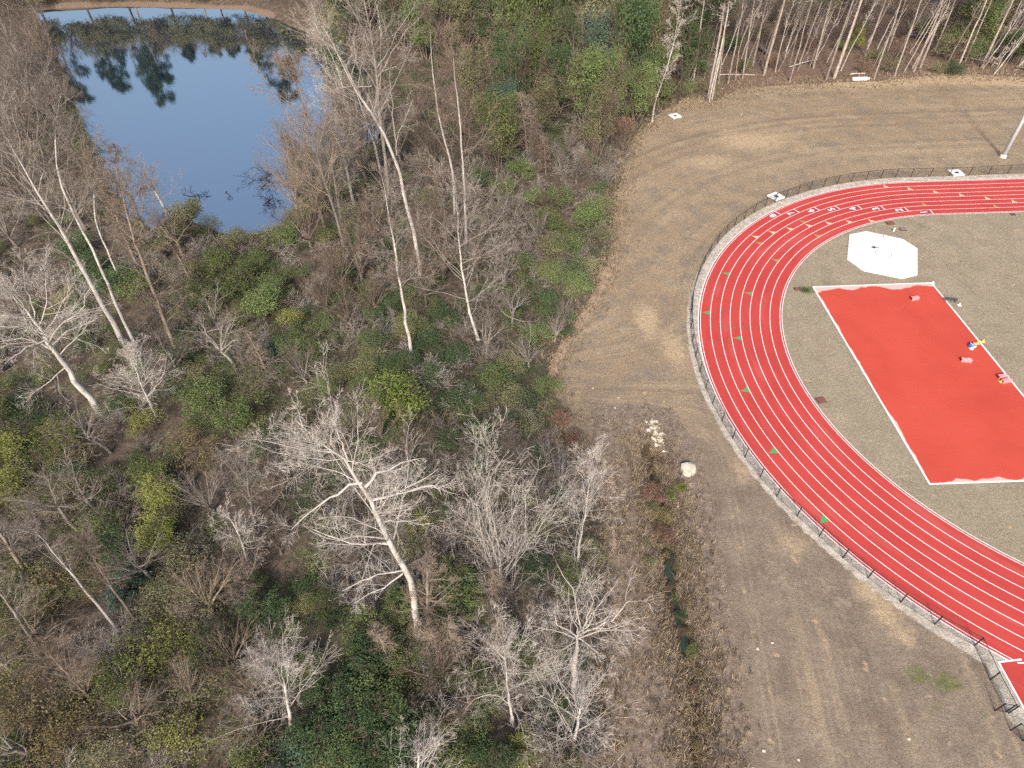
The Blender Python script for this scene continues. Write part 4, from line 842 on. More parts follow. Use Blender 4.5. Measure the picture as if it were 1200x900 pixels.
TALLS = [(598, 42, 34, 'olive'), (608, 78, 38, 'mid green'), (640, 92, 46, 'mid green'), (662, 30, 40, 'mid green'), (697, 72, 46, 'olive'), (708, 30, 40, 'olive'), (738, 75, 40, 'olive'), (765, 72, 38, 'mid green'), (756, 98, 36, 'olive'),
         (697, 118, 40, 'blue green'), (733, 120, 42, 'dark green'), (686, 142, 38, 'mid green'), (654, 125, 34, 'dark green'), (746, 138, 30, 'mid green'), (600, 132, 34, 'dark green'), (636, 145, 26, 'olive'), (700, 172, 34, 'olive'), (582, 195, 44, 'bright green'), (562, 135, 34, 'olive'), (800, 98, 34, 'dark green'),
         (790, 60, 36, 'dark green'), (620, 12, 40, 'mid green'), (580, 18, 38, 'dark green'), (550, 20, 36, 'mid green'), (520, 28, 40, 'dark green'), (492, 18, 36, 'mid green'), (640, -8, 44, 'olive'), (690, -10, 44, 'mid green'), (740, 5, 44, 'olive'), (770, 25, 40, 'dark green'), (575, 62, 34, 'dark green'), (545, 60, 30, 'olive'),
         (500, 62, 30, 'mid green'), (470, 50, 34, 'dark green'), (672, 62, 34, 'mid green'), (720, 100, 34, 'olive'), (625, 110, 26, 'bright green'), (668, 100, 34, 'dark green'), (770, 115, 26, 'mid green'), (812, 60, 30, 'dark green'), (716, 148, 28, 'mid green'), (590, 155, 30, 'blue green'),
         (410, 40, 34, 'dark green'), (440, 20, 34, 'mid green'), (400, 100, 26, 'dark green'), (390, 60, 26, 'olive'), (430, 150, 26, 'dark green')]
for x, y, w, c in TALLS: bush(x, y + 8, w * 1.15, c, 't', zs=rng.uniform(1.35, 2.0), name='tall_shrub', cat='shrub')
MIDS = [(245, 358, 40, 'bright green', 'b'), (285, 345, 46, 'bright green', 'b'), (312, 368, 44, 'mid green', 'b'), (265, 318, 40, 'bright green', 'b'), (235, 325, 30, 'yellow green', 's'), (302, 320, 34, 'mid green', 'b'), (325, 345, 36, 'mid green', 'b'), (350, 412, 40, 'mid green', 'b'), (345, 385, 34, 'yellow green', 's'), (328, 412, 34, 'blue green', 'b'), (375, 415, 30, 'mid green', 's'),
        (140, 345, 44, 'dark green', 'b'), (165, 345, 36, 'mid green', 'b'), (118, 325, 38, 'dark green', 'b'), (96, 300, 34, 'dark green', 'b'), (190, 300, 26, 'bright green', 's'), (225, 262, 34, 'olive', 'b'), (248, 275, 34, 'bright green', 's'), (205, 285, 30, 'olive', 'b'), (280, 292, 36, 'olive', 's'), (310, 290, 34, 'olive', 's'), (335, 285, 30, 'mid green', 'b'), (355, 262, 28, 'mid green', 'b'), (105, 180, 22, 'olive', 'b'), (85, 200, 24, 'olive', 's'),
        (365, 225, 34, 'olive', 'b'), (345, 268, 32, 'olive', 's'), (380, 200, 34, 'ochre', 's'), (372, 250, 34, 'olive', 'b'), (400, 170, 30, 'olive', 's'), (420, 190, 34, 'olive', 'b'), (395, 235, 34, 'olive', 'b'), (412, 262, 34, 'olive', 's'), (400, 195, 30, 'olive', 'b'), (385, 285, 26, 'bright green', 'b'), (420, 225, 28, 'mid green', 's'), (505, 240, 32, 'olive', 's'), (560, 215, 30, 'dark green', 'b'), (590, 225, 26, 'mid green', 'b'), (610, 205, 30, 'mid green', 'b'),
        (500, 402, 44, 'dark green', 'l'), (520, 372, 40, 'dark green', 'l'), (540, 420, 44, 'dark green', 'l'), (505, 445, 44, 'dark green', 'l'), (545, 470, 46, 'dark green', 'l'), (575, 445, 44, 'mid green', 'l'), (600, 425, 44, 'olive', 'l'), (630, 395, 42, 'mid green', 'l'), (618, 345, 36, 'bright green', 's'), (640, 360, 44, 'dark green', 'l'), (655, 325, 42, 'mid green', 'l'), (665, 275, 34, 'bright green', 's'), (655, 240, 30, 'mid green', 'b'),
        (668, 300, 34, 'mid green', 'b'), (650, 300, 36, 'olive', 'b'), (680, 340, 34, 'mid green', 'b'), (640, 270, 34, 'bright green', 'b'), (625, 240, 32, 'mid green', 'b'), (700, 255, 34, 'olive', 'b'), (690, 262, 38, 'mid green', 'b'), (700, 290, 36, 'olive', 's'), (685, 315, 36, 'olive', 'l'), (672, 345, 36, 'olive', 'l'), (612, 320, 36, 'mid green', 's'), (600, 470, 44, 'olive', 'l'), (620, 500, 40, 'olive', 's'), (560, 505, 36, 'dark green', 'l'), (455, 430, 36, 'dark green', 'l'), (430, 455, 36, 'mid green', 'l'), (415, 490, 40, 'olive', 's'), (400, 440, 34, 'olive', 'l'), (640, 455, 36, 'mid green', 'l'), (640, 480, 34, 'olive', 'l'),
        (248, 478, 46, 'mid green', 'b'), (232, 455, 40, 'olive', 's'), (275, 500, 50, 'mid green', 'b'), (300, 480, 42, 'bright green', 's'), (262, 452, 36, 'mid green', 's'), (380, 470, 42, 'mid green', 's'), (355, 500, 40, 'olive', 's'), (195, 588, 44, 'yellow green', 'b'), (190, 635, 46, 'yellow green', 'b'), (182, 560, 36, 'bright green', 'b'), (205, 610, 40, 'olive', 's'), (180, 500, 34, 'yellow green', 's'), (240, 545, 46, 'ochre', 's'), (225, 520, 40, 'ochre', 's'),
        (75, 525, 44, 'yellow green', 's'), (62, 545, 40, 'bright green', 's'), (15, 545, 40, 'yellow green', 'b'), (5, 500, 36, 'bright green', 'b'), (70, 498, 36, 'bright green', 'l'), (45, 490, 40, 'dark green', 'l'), (10, 470, 40, 'bright green', 's'), (30, 570, 42, 'yellow green', 's'), (5, 585, 40, 'yellow green', 's'), (95, 545, 40, 'ochre', 's'), (50, 600, 44, 'olive', 's'), (95, 590, 46, 'ochre', 's'),
        (140, 650, 44, 'dark green', 'b'), (155, 695, 42, 'blue green', 'b'), (130, 630, 42, 'mid green', 's'), (35, 695, 46, 'yellow green', 's'), (12, 720, 44, 'bright green', 'b'), (75, 690, 48, 'ochre', 's'), (85, 665, 42, 'olive', 's'), (60, 715, 46, 'olive', 's'), (180, 765, 60, 'yellow green', 's'), (215, 765, 52, 'yellow green', 's'), (240, 800, 56, 'olive', 's'), (205, 712, 56, 'olive', 's'), (235, 715, 52, 'olive', 's'), (270, 760, 54, 'dark green', 's'),
        (150, 808, 46, 'bright green', 'b'), (128, 800, 40, 'yellow green', 's'), (65, 845, 60, 'ochre', 's'), (30, 835, 58, 'ochre', 's'), (85, 878, 60, 'ochre', 's'), (12, 905, 50, 'bright green', 'b'), (110, 850, 54, 'ochre', 's'), (200, 850, 54, 'olive', 's'), (222, 872, 52, 'yellow green', 's'), (255, 790, 48, 'olive', 's'), (302, 905, 44, 'bright green', 'b'), (285, 868, 44, 'yellow green', 's'), (355, 785, 40, 'bright green', 'b'), (315, 722, 46, 'dark green', 'b'), (335, 755, 42, 'mid green', 's'), (150, 885, 54, 'olive', 's'),
        (385, 715, 46, 'bright green', 's'), (372, 660, 46, 'mid green', 's'), (375, 620, 40, 'mid green', 's'), (265, 690, 46, 'olive', 's'), (225, 660, 50, 'olive', 's'), (355, 690, 40, 'dark green', 'l'), (425, 805, 58, 'dark green', 'b'), (445, 830, 60, 'mid green', 'b'), (415, 855, 58, 'dark green', 'b'), (465, 850, 58, 'dark green', 'b'), (388, 880, 60, 'dark green', 'b'), (455, 890, 60, 'dark green', 'b'), (395, 815, 50, 'dark green', 'b'), (485, 890, 56, 'dark green', 'b'), (505, 865, 52, 'olive', 'b'), (370, 865, 50, 'dark green', 'b'), (430, 775, 46, 'dark green', 'b'), (350, 905, 54, 'blue green', 'b'), (420, 905, 56, 'mid green', 'b'),
        (545, 712, 52, 'mid green', 'b'), (535, 690, 44, 'mid green', 'b'), (522, 735, 44, 'bright green', 's'), (522, 775, 44, 'dark green', 'l'), (548, 795, 50, 'bright green', 's'), (565, 815, 48, 'mid green', 's'), (482, 778, 44, 'mid green', 's'), (475, 715, 44, 'mid green', 'b'), (428, 735, 46, 'mid green', 's'), (617, 880, 40, 'yellow green', 'b'), (672, 895, 40, 'bright green', 's'), (642, 835, 40, 'dark green', 'l'), (655, 825, 36, 'mid green', 'l'), (602, 755, 42, 'dark green', 'l'), (590, 735, 36, 'dark green', 'b'), (690, 645, 36, 'olive', 'l'), (662, 665, 38, 'olive', 'l'), (485, 650, 36, 'olive', 's'), (490, 620, 34, 'yellow green', 's'), (640, 895, 44, 'olive', 's'), (580, 890, 46, 'dark green', 'b'), (545, 880, 46, 'dark green', 'l'), (560, 855, 40, 'mid green', 's')]
for x, y, w, c, k in MIDS: bush(x, y + 3, w * 1.08, c, k)
for x, y, w, c, lb in [(765, 585, 30, 'red brown', 'rust brown bush at the head of the ditch beside the boulder'), (772, 612, 26, 'ochre', 'ochre brushy bush in the ditch head above the dark red one'), (778, 632, 26, 'red brown', 'dark red brown bush hanging over the ditch water'), (786, 582, 16, 'bright green', 'bright green tuft of leaves just below the boulder in the ditch'), (763, 588, 14, 'bright green', 'small bright green bush on the woods side of the ditch head'),
                       (798, 575, 15, 'yellow green', 'yellow-green bush touching the boulder'), (658, 495, 24, 'red brown', 'russet bush at the woods edge where the bare path ends'), (790, 700, 13, 'bright green', 'green water plant clump in the middle of the ditch'), (797, 722, 14, 'dark green', 'dark green weed clump in the ditch above the brighter one at its lower end'), (781, 640, 13, 'olive', 'olive weed tuft where the ditch water begins'), (812, 765, 16, 'bright green', 'green clump of plants at the lower end of the ditch water'), (943, 342, 11, 'dark green', 'small dark green tuft at the corner of the red apron'),
                       (672, 520, 22, 'red brown', 'rusty low bush on the woods edge below the russet one'), (684, 548, 20, 'red brown', 'rusty low bush at the top of the brown strip beside the woods'), (705, 165, 26, 'red brown', 'reddish brown low thicket shrub nearest the slim birch'), (730, 160, 28, 'red brown', 'reddish brown shrub between the evergreens and the dry field'), (788, 655, 10, 'blue green', 'blue green water weed in the upper ditch'), (764, 600, 18, 'olive', 'olive bush on the woods side bank of the ditch'), (762, 660, 16, 'olive', 'olive low bush on the ditch bank opposite the water weed')]:
    bush(x, y, w, c, 'b' if w > 13 else 'l', lb)

for x, y, w, c in [(779, 652, 13, 'ochre'), (793, 668, 14, 'ochre'), (783, 692, 13, 'red brown'), (804, 712, 13, 'ochre'), (810, 744, 14, 'ochre'), (797, 742, 13, 'red brown'), (819, 792, 15, 'ochre'), (812, 812, 15, 'red brown'), (823, 850, 16, 'ochre'), (815, 875, 16, 'ochre'), (772, 545, 14, 'red brown'), (756, 640, 13, 'olive')]:
    bush(x, y, w, c, 's')
# ------------------------------------------------------------------ smaller bare trees in the woods
def bare(px, py, h, kind, bk, label=None, tw=None):
    x, y, z = GT(px, py); tm, cm = BARE[kind][rng.integers(3)]; s = h / {'vase': 9.0, 'upright': 8.5, 'spread': 8.0, 'draped': 8.3}[kind]
    o = empty('bare_tree', (x, y, z), rng.uniform(0, 6.28)); o.scale = (s * rng.uniform(.9, 1.1),) * 2 + (s,)
    o.rotation_euler = (rng.normal(0, .07), rng.normal(0, .07), rng.uniform(0, 6.28))
    bm_, cn = {'w': (B_WHITE, 'whitish'), 'g': (B_GREY, 'grey'), 'b': (B_BROWN, 'brown'), 't': (B_TAN, 'tan')}[bk]
    cmx = {'w': B_DIM, 'g': B_GREY, 'b': B_BROWN, 't': B_TAN}[bk]
    link('trunk', withmat(tm, bm_), None, o); link('crown', withmat(cm, cmx), None, o)
    ph = {'vase': 'bare many-stemmed tree', 'upright': 'bare slim tree', 'spread': 'bare spreading tree', 'draped': 'vine draped tree'}[kind]
    tag(o, label, 'bare tree', 'smaller bare trees of the woods')
    if not label: q = P([[x, y, z + h * .6]])[0]; PENDING.append((o, f"{cn} {ph}", None, tuple(q)))
    return o
SM = [(618, 178, 11, 'draped', 't'), (602, 118, 11, 'draped', 't'), (575, 88, 10, 'draped', 'b'), (668, 78, 10, 'draped', 't'), (634, 198, 9, 'draped', 'b'), (548, 108, 10, 'draped', 't'), (690, 165, 8, 'draped', 'b'), (600, 95, 9, 'draped', 't'), (570, 150, 9, 'draped', 'b'), (625, 175, 10, 'draped', 't'), (655, 60, 9, 'spread', 'w'), (630, 45, 9, 'draped', 't'), (720, 55, 8, 'draped', 'b'), (640, 205, 7, 'draped', 'b'), (665, 185, 6, 'vase', 'g'), (700, 195, 6, 'vase', 'b'), (730, 180, 5, 'vase', 'b'), (640, 195, 5, 'vase', 'g'), (655, 205, 5, 'vase', 'g'), (690, 205, 5, 'vase', 'b'), (715, 205, 5, 'vase', 'g'), (675, 215, 5, 'vase', 'g'), (710, 225, 5, 'vase', 'g'),
      (40, 120, 13, 'vase', 'g'), (20, 60, 13, 'vase', 'g'), (60, 90, 12, 'vase', 'b'), (75, 150, 10, 'vase', 'g'), (10, 180, 13, 'vase', 'g'), (45, 190, 12, 'vase', 'b'), (90, 230, 10, 'vase', 'b'), (30, 30, 12, 'vase', 'b'), (-10, 110, 14, 'vase', 'g'), (0, 20, 13, 'vase', 'g'), (60, 50, 11, 'spread', 'g'), (20, 230, 12, 'upright', 'g'), (60, 260, 11, 'vase', 'g'), (100, 270, 10, 'spread', 'g'), (-15, 250, 13, 'spread', 'g'), (20, 290, 10, 'vase', 'g'),
      (70, 110, 11, 'vase', 'g'), (82, 140, 10, 'vase', 'g'), (88, 175, 9, 'vase', 'g'), (95, 195, 9, 'spread', 'g'), (55, 75, 11, 'vase', 'g'), (48, 60, 11, 'vase', 'b'), (105, 215, 9, 'vase', 'g'), (30, 140, 12, 'vase', 'g'), (35, 230, 11, 'vase', 'b'), (5, 90, 12, 'vase', 'b'), (20, 160, 12, 'spread', 'g'), (140, 260, 11, 'vase', 't'), (170, 270, 11, 'vase', 't'), (120, 235, 10, 'vase', 't'), (195, 250, 8, 'spread', 'w'), (215, 300, 8, 'spread', 'b'), (160, 310, 10, 'draped', 't'), (230, 340, 8, 'draped', 't'), (400, 262, 14, 'upright', 'g'), (415, 242, 15, 'upright', 'w'), (432, 218, 15, 'vase', 't'), (382, 275, 13, 'upright', 't'), (428, 182, 14, 'upright', 'g'), (442, 165, 14, 'vase', 'g'), (447, 205, 14, 'upright', 'w'), (395, 232, 13, 'vase', 'g'), (355, 215, 12, 'vase', 't'), (370, 230, 12, 'vase', 't'), (395, 195, 12, 'vase', 't'), (350, 250, 11, 'vase', 't'), (410, 160, 12, 'vase', 'b'), (350, 235, 9, 'vase', 't'), (375, 255, 10, 'upright', 'g'), (365, 290, 8, 'vase', 'b'), (400, 345, 9, 'vase', 'b'), (425, 330, 9, 'vase', 'b'), (385, 370, 8, 'vase', 'b'), (410, 385, 7, 'vase', 'b'), (440, 370, 7, 'vase', 'b'),
      (520, 330, 9, 'vase', 'b'), (505, 300, 9, 'vase', 'b'), (560, 330, 8, 'vase', 'b'), (590, 340, 8, 'vase', 'g'), (580, 300, 8, 'spread', 'g'), (530, 290, 8, 'vase', 'b'), (500, 360, 8, 'upright', 'b'), (600, 385, 6, 'spread', 'g'), (570, 420, 6, 'spread', 'g'), (620, 430, 5, 'vase', 'w'), (650, 400, 4, 'vase', 'w'), (660, 380, 4, 'vase', 'g'), (440, 290, 9, 'vase', 'b'), (470, 345, 7, 'vase', 'b'), (520, 230, 9, 'vase', 'b'), (555, 255, 9, 'vase', 'g'), (510, 200, 10, 'vase', 'b'), (490, 150, 10, 'vase', 'b'), (540, 160, 9, 'draped', 'b'), (470, 190, 9, 'vase', 'g'), (600, 270, 7, 'vase', 'g'), (630, 285, 6, 'vase', 'g'), (640, 255, 6, 'vase', 'b'),
      (275, 430, 7, 'spread', 'w'), (315, 440, 7, 'draped', 't'), (265, 400, 7, 'spread', 'g'), (360, 450, 6, 'vase', 'g'), (210, 440, 7, 'spread', 'g'), (400, 540, 6, 'vase', 'b'), (250, 600, 6, 'vase', 'g'), (320, 600, 6, 'vase', 'b'), (330, 650, 6, 'vase', 'b'), (305, 690, 6, 'spread', 'b'), (130, 530, 7, 'spread', 'g'), (90, 620, 6, 'spread', 'g'), (115, 600, 6, 'spread', 'g'), (180, 680, 6, 'spread', 'g'), (60, 760, 6, 'spread', 'b'), (20, 790, 6, 'spread', 'g'), (250, 720, 7, 'vase', 't'), (230, 830, 6, 'vase', 't'), (170, 860, 6, 'spread', 'b'), (50, 890, 6, 'spread', 'g'), (280, 780, 6, 'vase', 'b'), (300, 820, 6, 'vase', 'b'), (310, 880, 5, 'vase', 'b'), (480, 540, 6, 'vase', 'b'), (450, 520, 6, 'vase', 'b'), (610, 545, 5, 'vase', 'g'), (655, 570, 5, 'vase', 'w'), (630, 590, 5, 'vase', 'g'), (535, 650, 6, 'upright', 'b'), (580, 760, 7, 'draped', 't'), (540, 780, 7, 'draped', 't'), (650, 780, 7, 'upright', 't'), (575, 720, 7, 'draped', 't'), (600, 700, 6, 'vase', 'g'), (410, 690, 6, 'spread', 'b'), (455, 770, 6, 'draped', 't'), (520, 800, 6, 'vase', 'b'), (650, 900, 5, 'vase', 't'), (690, 905, 4, 'vase', 't'), (540, 850, 5, 'vase', 'b'), (510, 760, 7, 'draped', 't'),
      (-20, 350, 10, 'spread', 'g'), (-30, 450, 9, 'spread', 'g'), (-25, 560, 8, 'vase', 'g'), (-30, 680, 7, 'vase', 'b'), (-30, 800, 6, 'spread', 'g'),
      (835, 60, 12, 'upright', 'g'), (865, 55, 12, 'upright', 'g'), (900, 60, 12, 'upright', 'b'), (945, 50, 12, 'upright', 'g'), (990, 60, 12, 'upright', 'b'), (1060, 50, 12, 'upright', 'g'), (1100, 55, 11, 'upright', 'b'), (1005, 40, 12, 'upright', 'g'), (880, 30, 13, 'upright', 'g'), (1180, 40, 12, 'upright', 'b')]
for x, y, h, k, b_ in SM: bare(x, y, h, k, b_)

# ------------------------------------------------------------------ pine stand beyond the field
def pine(base_px, mid_px, h, rad_, label=None, bark_=B_PINE, bend=None, crown=True, seed=0, name='pine_tree'):
    r = np.random.default_rng(seed + 900); x, y, z = GT(*base_px); base = np.array([x, y, z]); q = lift(mid_px, base) - base; k = h / max(q[2], 1.0)
    lean = q[:2] * k if k > 0 else np.zeros(2); lean = lean * min(1, .18 * h / max(np.hypot(*lean), 1e-6))
    s = np.linspace(0, 1, 10); pts = np.c_[lean[0] * s + r.normal(0, .10, 10) * s * 2, lean[1] * s, h * s - .3]; pts[0, :2] = 0
    if bend: pts[:, 0] += bend * np.sin(s * np.pi) * h * .1
    o = tag(empty(name, base), label, 'pine tree' if crown else 'sapling', 'pine trunks beyond the field' if crown else 'thin saplings of the pine stand')
    tb = Tubes(); rd = rad_ * (1 - .62 * s); tb.add(pts[None], rd[None], 8); 
    cr = Tubes(); top = pts[-1]
    if crown:
        st, D_, L_, R_ = sprout(r, pts[None], rd[None], 34, .66, 1, 1.25, .25, .16, .15, 1.2); P0, R0 = grow(r, st, D_, L_ * r.uniform(.6, 1.2, len(L_)), .06, .02, 5, .1, .05); cr.add(P0, R0, 3)
        st2, D2, L2, R2 = sprout(r, P0, R0, 6, .35, 1, .7, .25, .45); P1, R1 = grow(r, st2, D2, L2, .03, .015, 3, .1, .08); cr.add(P1, R1, 3)
        tips = np.concatenate([P1[:, -1], P1[:, 1], P0[:, -1]]); nn = 4; C = np.repeat(tips, nn, 0) + r.normal(0, .30, (len(tips) * nn, 3)); V, T, A = leaf_arrays(r, C, r.normal(size=C.shape) + [0, 0, .4], .42, np.clip(r.normal(.5, .25, len(C)), 0, 1))
        # a few dead stubs below the crown
        st, D_, L_, R_ = sprout(r, pts[None], rd[None], 10, .3, .66, 1.3, .2, .05, 0, .5); Pd, Rd = grow(r, st, D_, L_, .03, .012, 3, .1, 0); tb.add(Pd, Rd, 3)
        return o, tb, cr, (V, T, A)
    st, D_, L_, R_ = sprout(r, pts[None], rd[None], 16, .45, 1, .7, .2, .09, .1, .6); P0, R0 = grow(r, st, D_, L_, .035, .015, 5, .12, .05); cr.add(P0, R0, 3)
    twigs(cr, r, P0, R0, [(5, .2, 1, .7, .2, .5, .1, .04, 3, 3)], .016)
    return o, tb, cr, None
PLIST = [((811, 107), (826, 0), .20), ((830, 115), (850, 0), .30), ((834, 117), (856, 0), .22), ((842, 98), (851, 30), .14), ((853, 98), (873, 0), .20), ((870, 92), (884, 0), .18), ((882, 77), (899, 0), .26), ((895, 88), (919, 0), .30), ((925, 97), (952, 0), .16), ((936, 76), (960, 10), .20), ((953, 80), (974, 0), .24),
         ((968, 94), (999, 0), .24), ((977, 92), (1010, 0), .36), ((961, 54), (977, 0), .26), ((1013, 67), (1038, 0), .24), ((1024, 93), (1056, 0), .18), ((1048, 90), (1080, 0), .17), ((1070, 85), (1106, 0), .22), ((1078, 80), (1110, 0), .27), ((1120, 85), (1156, 0), .19), ((1131, 72), (1162, 0), .18), ((1150, 79), (1187, 0), .28), ((1170, 60), (1197, 0), .22), ((1176, 54), (1200, 10), .18),
         ((822, 80), (838, 0), .2), ((1040, 60), (1062, 0), .2), ((1095, 60), (1120, 0), .2), ((775, 20), (782, -20), .3), ((720, 5), (722, -40), .3), ((1195, 75), (1230, 0), .24), ((905, 55), (920, 0), .22), ((1140, 45), (1160, 0), .24), ((1010, 35), (1025, 0), .24), ((860, 40), (870, 0), .24), ((980, 30), (995, 0), .26), ((1075, 30), (1090, 0), .24), ((930, 25), (942, 0), .24), ((1110, 20), (1122, -10), .26), ((1185, 25), (1200, -10), .26), ((840, 20), (848, -10), .26), ((890, 10), (898, -20), .28), ((1040, 8), (1052, -20), .28), ((955, 5), (964, -20), .28), ((1000, -5), (1010, -30), .28), ((1150, 0), (1163, -30), .28), ((800, 30), (808, -10), .26)]
for i, (b_, m_, rr) in enumerate(PLIST):
    o, tb, cr, lv = pine(b_, m_, float(rng.uniform(21, 27)), rr, None, seed=i)
    link('trunk', tb.mesh('trunk'), B_PINE, o)
    c = link('crown', mesh_np('crown', lv[0], None, lv[1], False, dict(tint=lv[2])), NEEDLE, o); link('limbs', cr.mesh('limbs', False), B_PINE, c)
    PENDING.append((o, ('stout ' if rr >= .26 else 'slender ') + 'bare pine trunk', None, b_))
for i in range(120):
    px = rng.uniform(800, 1205); py = rng.uniform(8, 88 if px > 850 else 104); top = (px + (px - 640) * .10 * rng.uniform(.6, 1.3), py - 60)
    o, tb, cr, _ = pine((px, py), top, float(rng.uniform(12, 20)), float(rng.uniform(.08, .14)), crown=False, seed=200 + i, name='sapling', bend=rng.normal(0, .18))
    bk = [B_PALE, B_PINE, B_DIM, B_GREY][i % 4]
    link('trunk', tb.mesh('trunk'), bk, o); link('crown', cr.mesh('crown', False), bk, o)
    PENDING.append((o, ['pale', 'tan', 'grey', 'dark'][i % 4] + ' thin sapling pole', None, (px, py)))
# the broken trunk that leans across its neighbours, and the white one at the field corner
hero([(862, 94), (865, 62), (868, 48), (880, 22), (893, 0), (905, -25)], .17, .10, 'pale broken trunk bent sharply across the pine trunks', seed=50, auto=8, t0=.5, ratio=.12, bark_=B_TAN, twig=B_PALE, rmin=.024)
hero([(831, 119), (838, 85), (846, 50), (854, 10), (858, -20)], .16, .10, 'white thin trunk in front of the stout pine at the field corner', seed=51, auto=8, t0=.5, ratio=.12, rmin=.024)
hero([(1166, 86), (1172, 72), (1180, 60), (1190, 52)], .12, .06, 'short bent pale trunk leaning at the treeline near the light pole', seed=52, auto=6, t0=.3, ratio=.2, bark_=B_PALE, rmin=.024)
# green and brown understory under the pines
for x, y, w, c, k in [(1128, 60, 40, 'mid green', 't'), (1140, 74, 30, 'mid green', 's'), (1112, 72, 30, 'olive', 's'), (1152, 40, 36, 'olive', 't'), (1095, 50, 34, 'olive', 's'), (1000, 58, 18, 'yellow green', 't'), (985, 60, 16, 'bright green', 'b'), (930, 40, 30, 'ochre', 's'), (855, 65, 26, 'dark green', 'b'), (845, 35, 34, 'olive', 's'), (905, 25, 34, 'olive', 's'), (1055, 20, 34, 'red brown', 's'), (1075, 45, 24, 'olive', 'b'), (1020, 75, 20, 'olive', 'b'), (1186, 74, 34, 'dark green', 'b'), (1170, 25, 40, 'mid green', 't'), (965, 20, 34, 'olive', 's'), (870, 85, 16, 'olive', 'b'), (890, 50, 24, 'olive', 's'), (1115, 88, 22, 'dark green', 'l'), (1100, 85, 18, 'olive', 'l'), (820, 112, 24, 'olive', 's'), (800, 115, 24, 'mid green', 's'), (1040, 85, 20, 'olive', 's'), (940, 60, 24, 'red brown', 's'), (1010, 85, 20, 'red brown', 's'), (1050, 70, 24, 'red brown', 's'), (1160, 60, 26, 'red brown', 's'), (905, 80, 22, 'red brown', 's'),
                      (1020, 15, 36, 'ochre', 's'), (1200, 40, 36, 'olive', 't'), (880, 5, 36, 'dark green', 't'), (1090, 5, 40, 'olive', 's'), (930, 0, 40, 'olive', 't'), (820, 30, 36, 'dark green', 't'), (1140, 10, 40, 'olive', 't'), (985, 5, 40, 'red brown', 's')]:
    bush(x, y, w, c, k)
# fallen logs
def log(pa, pb, r0, label, mat, zoff=.25):
    a = at(*pa); b = at(*pb); a[2] += zoff; b[2] += zoff * 1.4; o = tag(empty('fallen_log', a), label, 'log', 'fallen trunks at the treeline'); q = resample([a, a * .6 + b * .4 + [0, 0, .15], b], 8) - a
    tb = Tubes(); tb.add(q[None], np.linspace(r0, r0 * .55, 8)[None], 8); link('log', tb.mesh('log'), mat, o)
    r = np.random.default_rng(int(pa[0])); st, D_, L_, R_ = sprout(r, q[None], np.linspace(r0, r0 * .55, 8)[None], 9, .3, 1, .9, .3, .22); P0, R0 = grow(r, st, D_, L_, r0 * .35, .02, 5, .15, .02); t2 = Tubes(); t2.add(P0, R0, 4); twigs(t2, r, P0, R0, [(4, .2, 1, .7, .2, .5, .1, 0, 3, 3)], .02)
    link('branch_stubs', t2.mesh('branch_stubs', False), mat, o)
log((843, 89), (886, 90), .11, 'white fallen log lying level in front of the pine trunks', B_PALE)
log((780, 87), (838, 80), .16, 'grey thin fallen log pointing from the birch to the pines', B_GREY, .6)
log((890, 58), (912, 77), .45, 'thick grey fallen log sloping down between the pines', B_GREY, .5)
log((1125, 69), (1168, 78), .14, 'pale fallen pole crossing low in front of the far pines', B_PALE, .4)
log((1135, 72), (1178, 62), .12, 'thin pale pole propped up across the far pine trunks', B_PALE, .8)
log((925, 80), (956, 72), .12, 'thin pale fallen branch between two slender pines', B_PALE, .3)
log((995, 91), (1012, 92), .12, 'pale stick lying behind the concrete headwall', B_PALE, .7)
log((1190, 80), (1215, 86), .2, 'dark fallen log at the treeline by the picture edge', B_BROWN, .3)
# branches standing out of the pond
def snag(px, py, n, L, label, seed):
    x, y = G([(px, py)], WZ)[0]; r = np.random.default_rng(seed); o = tag(empty('sunken_branch', (x, y, WZ)), label, 'branch'); tb = Tubes()
    D = np.c_[r.normal(0, 1, (n, 2)) * [1.2, 1.0], np.abs(r.normal(.25, .15, n))]; P0, R0 = grow(r, np.c_[r.normal(0, L * .22, (n, 2)) * [1, 1.3], np.full(n, -.1)], D, L * r.uniform(.4, 1, n), .07, .02, 7, .22, -.02); tb.add(P0, R0, 4)
    twigs(tb, r, P0, R0, [(6, .15, 1, .8, .2, .5, .2, 0, 4, 3), (4, .2, 1, .7, .2, .5, .15, 0, 3, 3)], .022); link('branches', tb.mesh('branches', False), B_DARK, o); return o
snag(312, 208, 12, 4.8, 'dark drowned treetop sticking out of the pond, the largest tangle', 1); snag(318, 236, 8, 3.2, 'dark branch tangle at the pond edge just below the drowned treetop', 2)
snag(232, 232, 6, 3.6, 'thin dark branches lying in the pond near the brown vine covered tree', 3); snag(272, 228, 4, 2.2, 'small dark twigs in the pond between the two branch tangles', 4); snag(205, 244, 4, 2.6, 'dark branch at the near pond margin', 5)
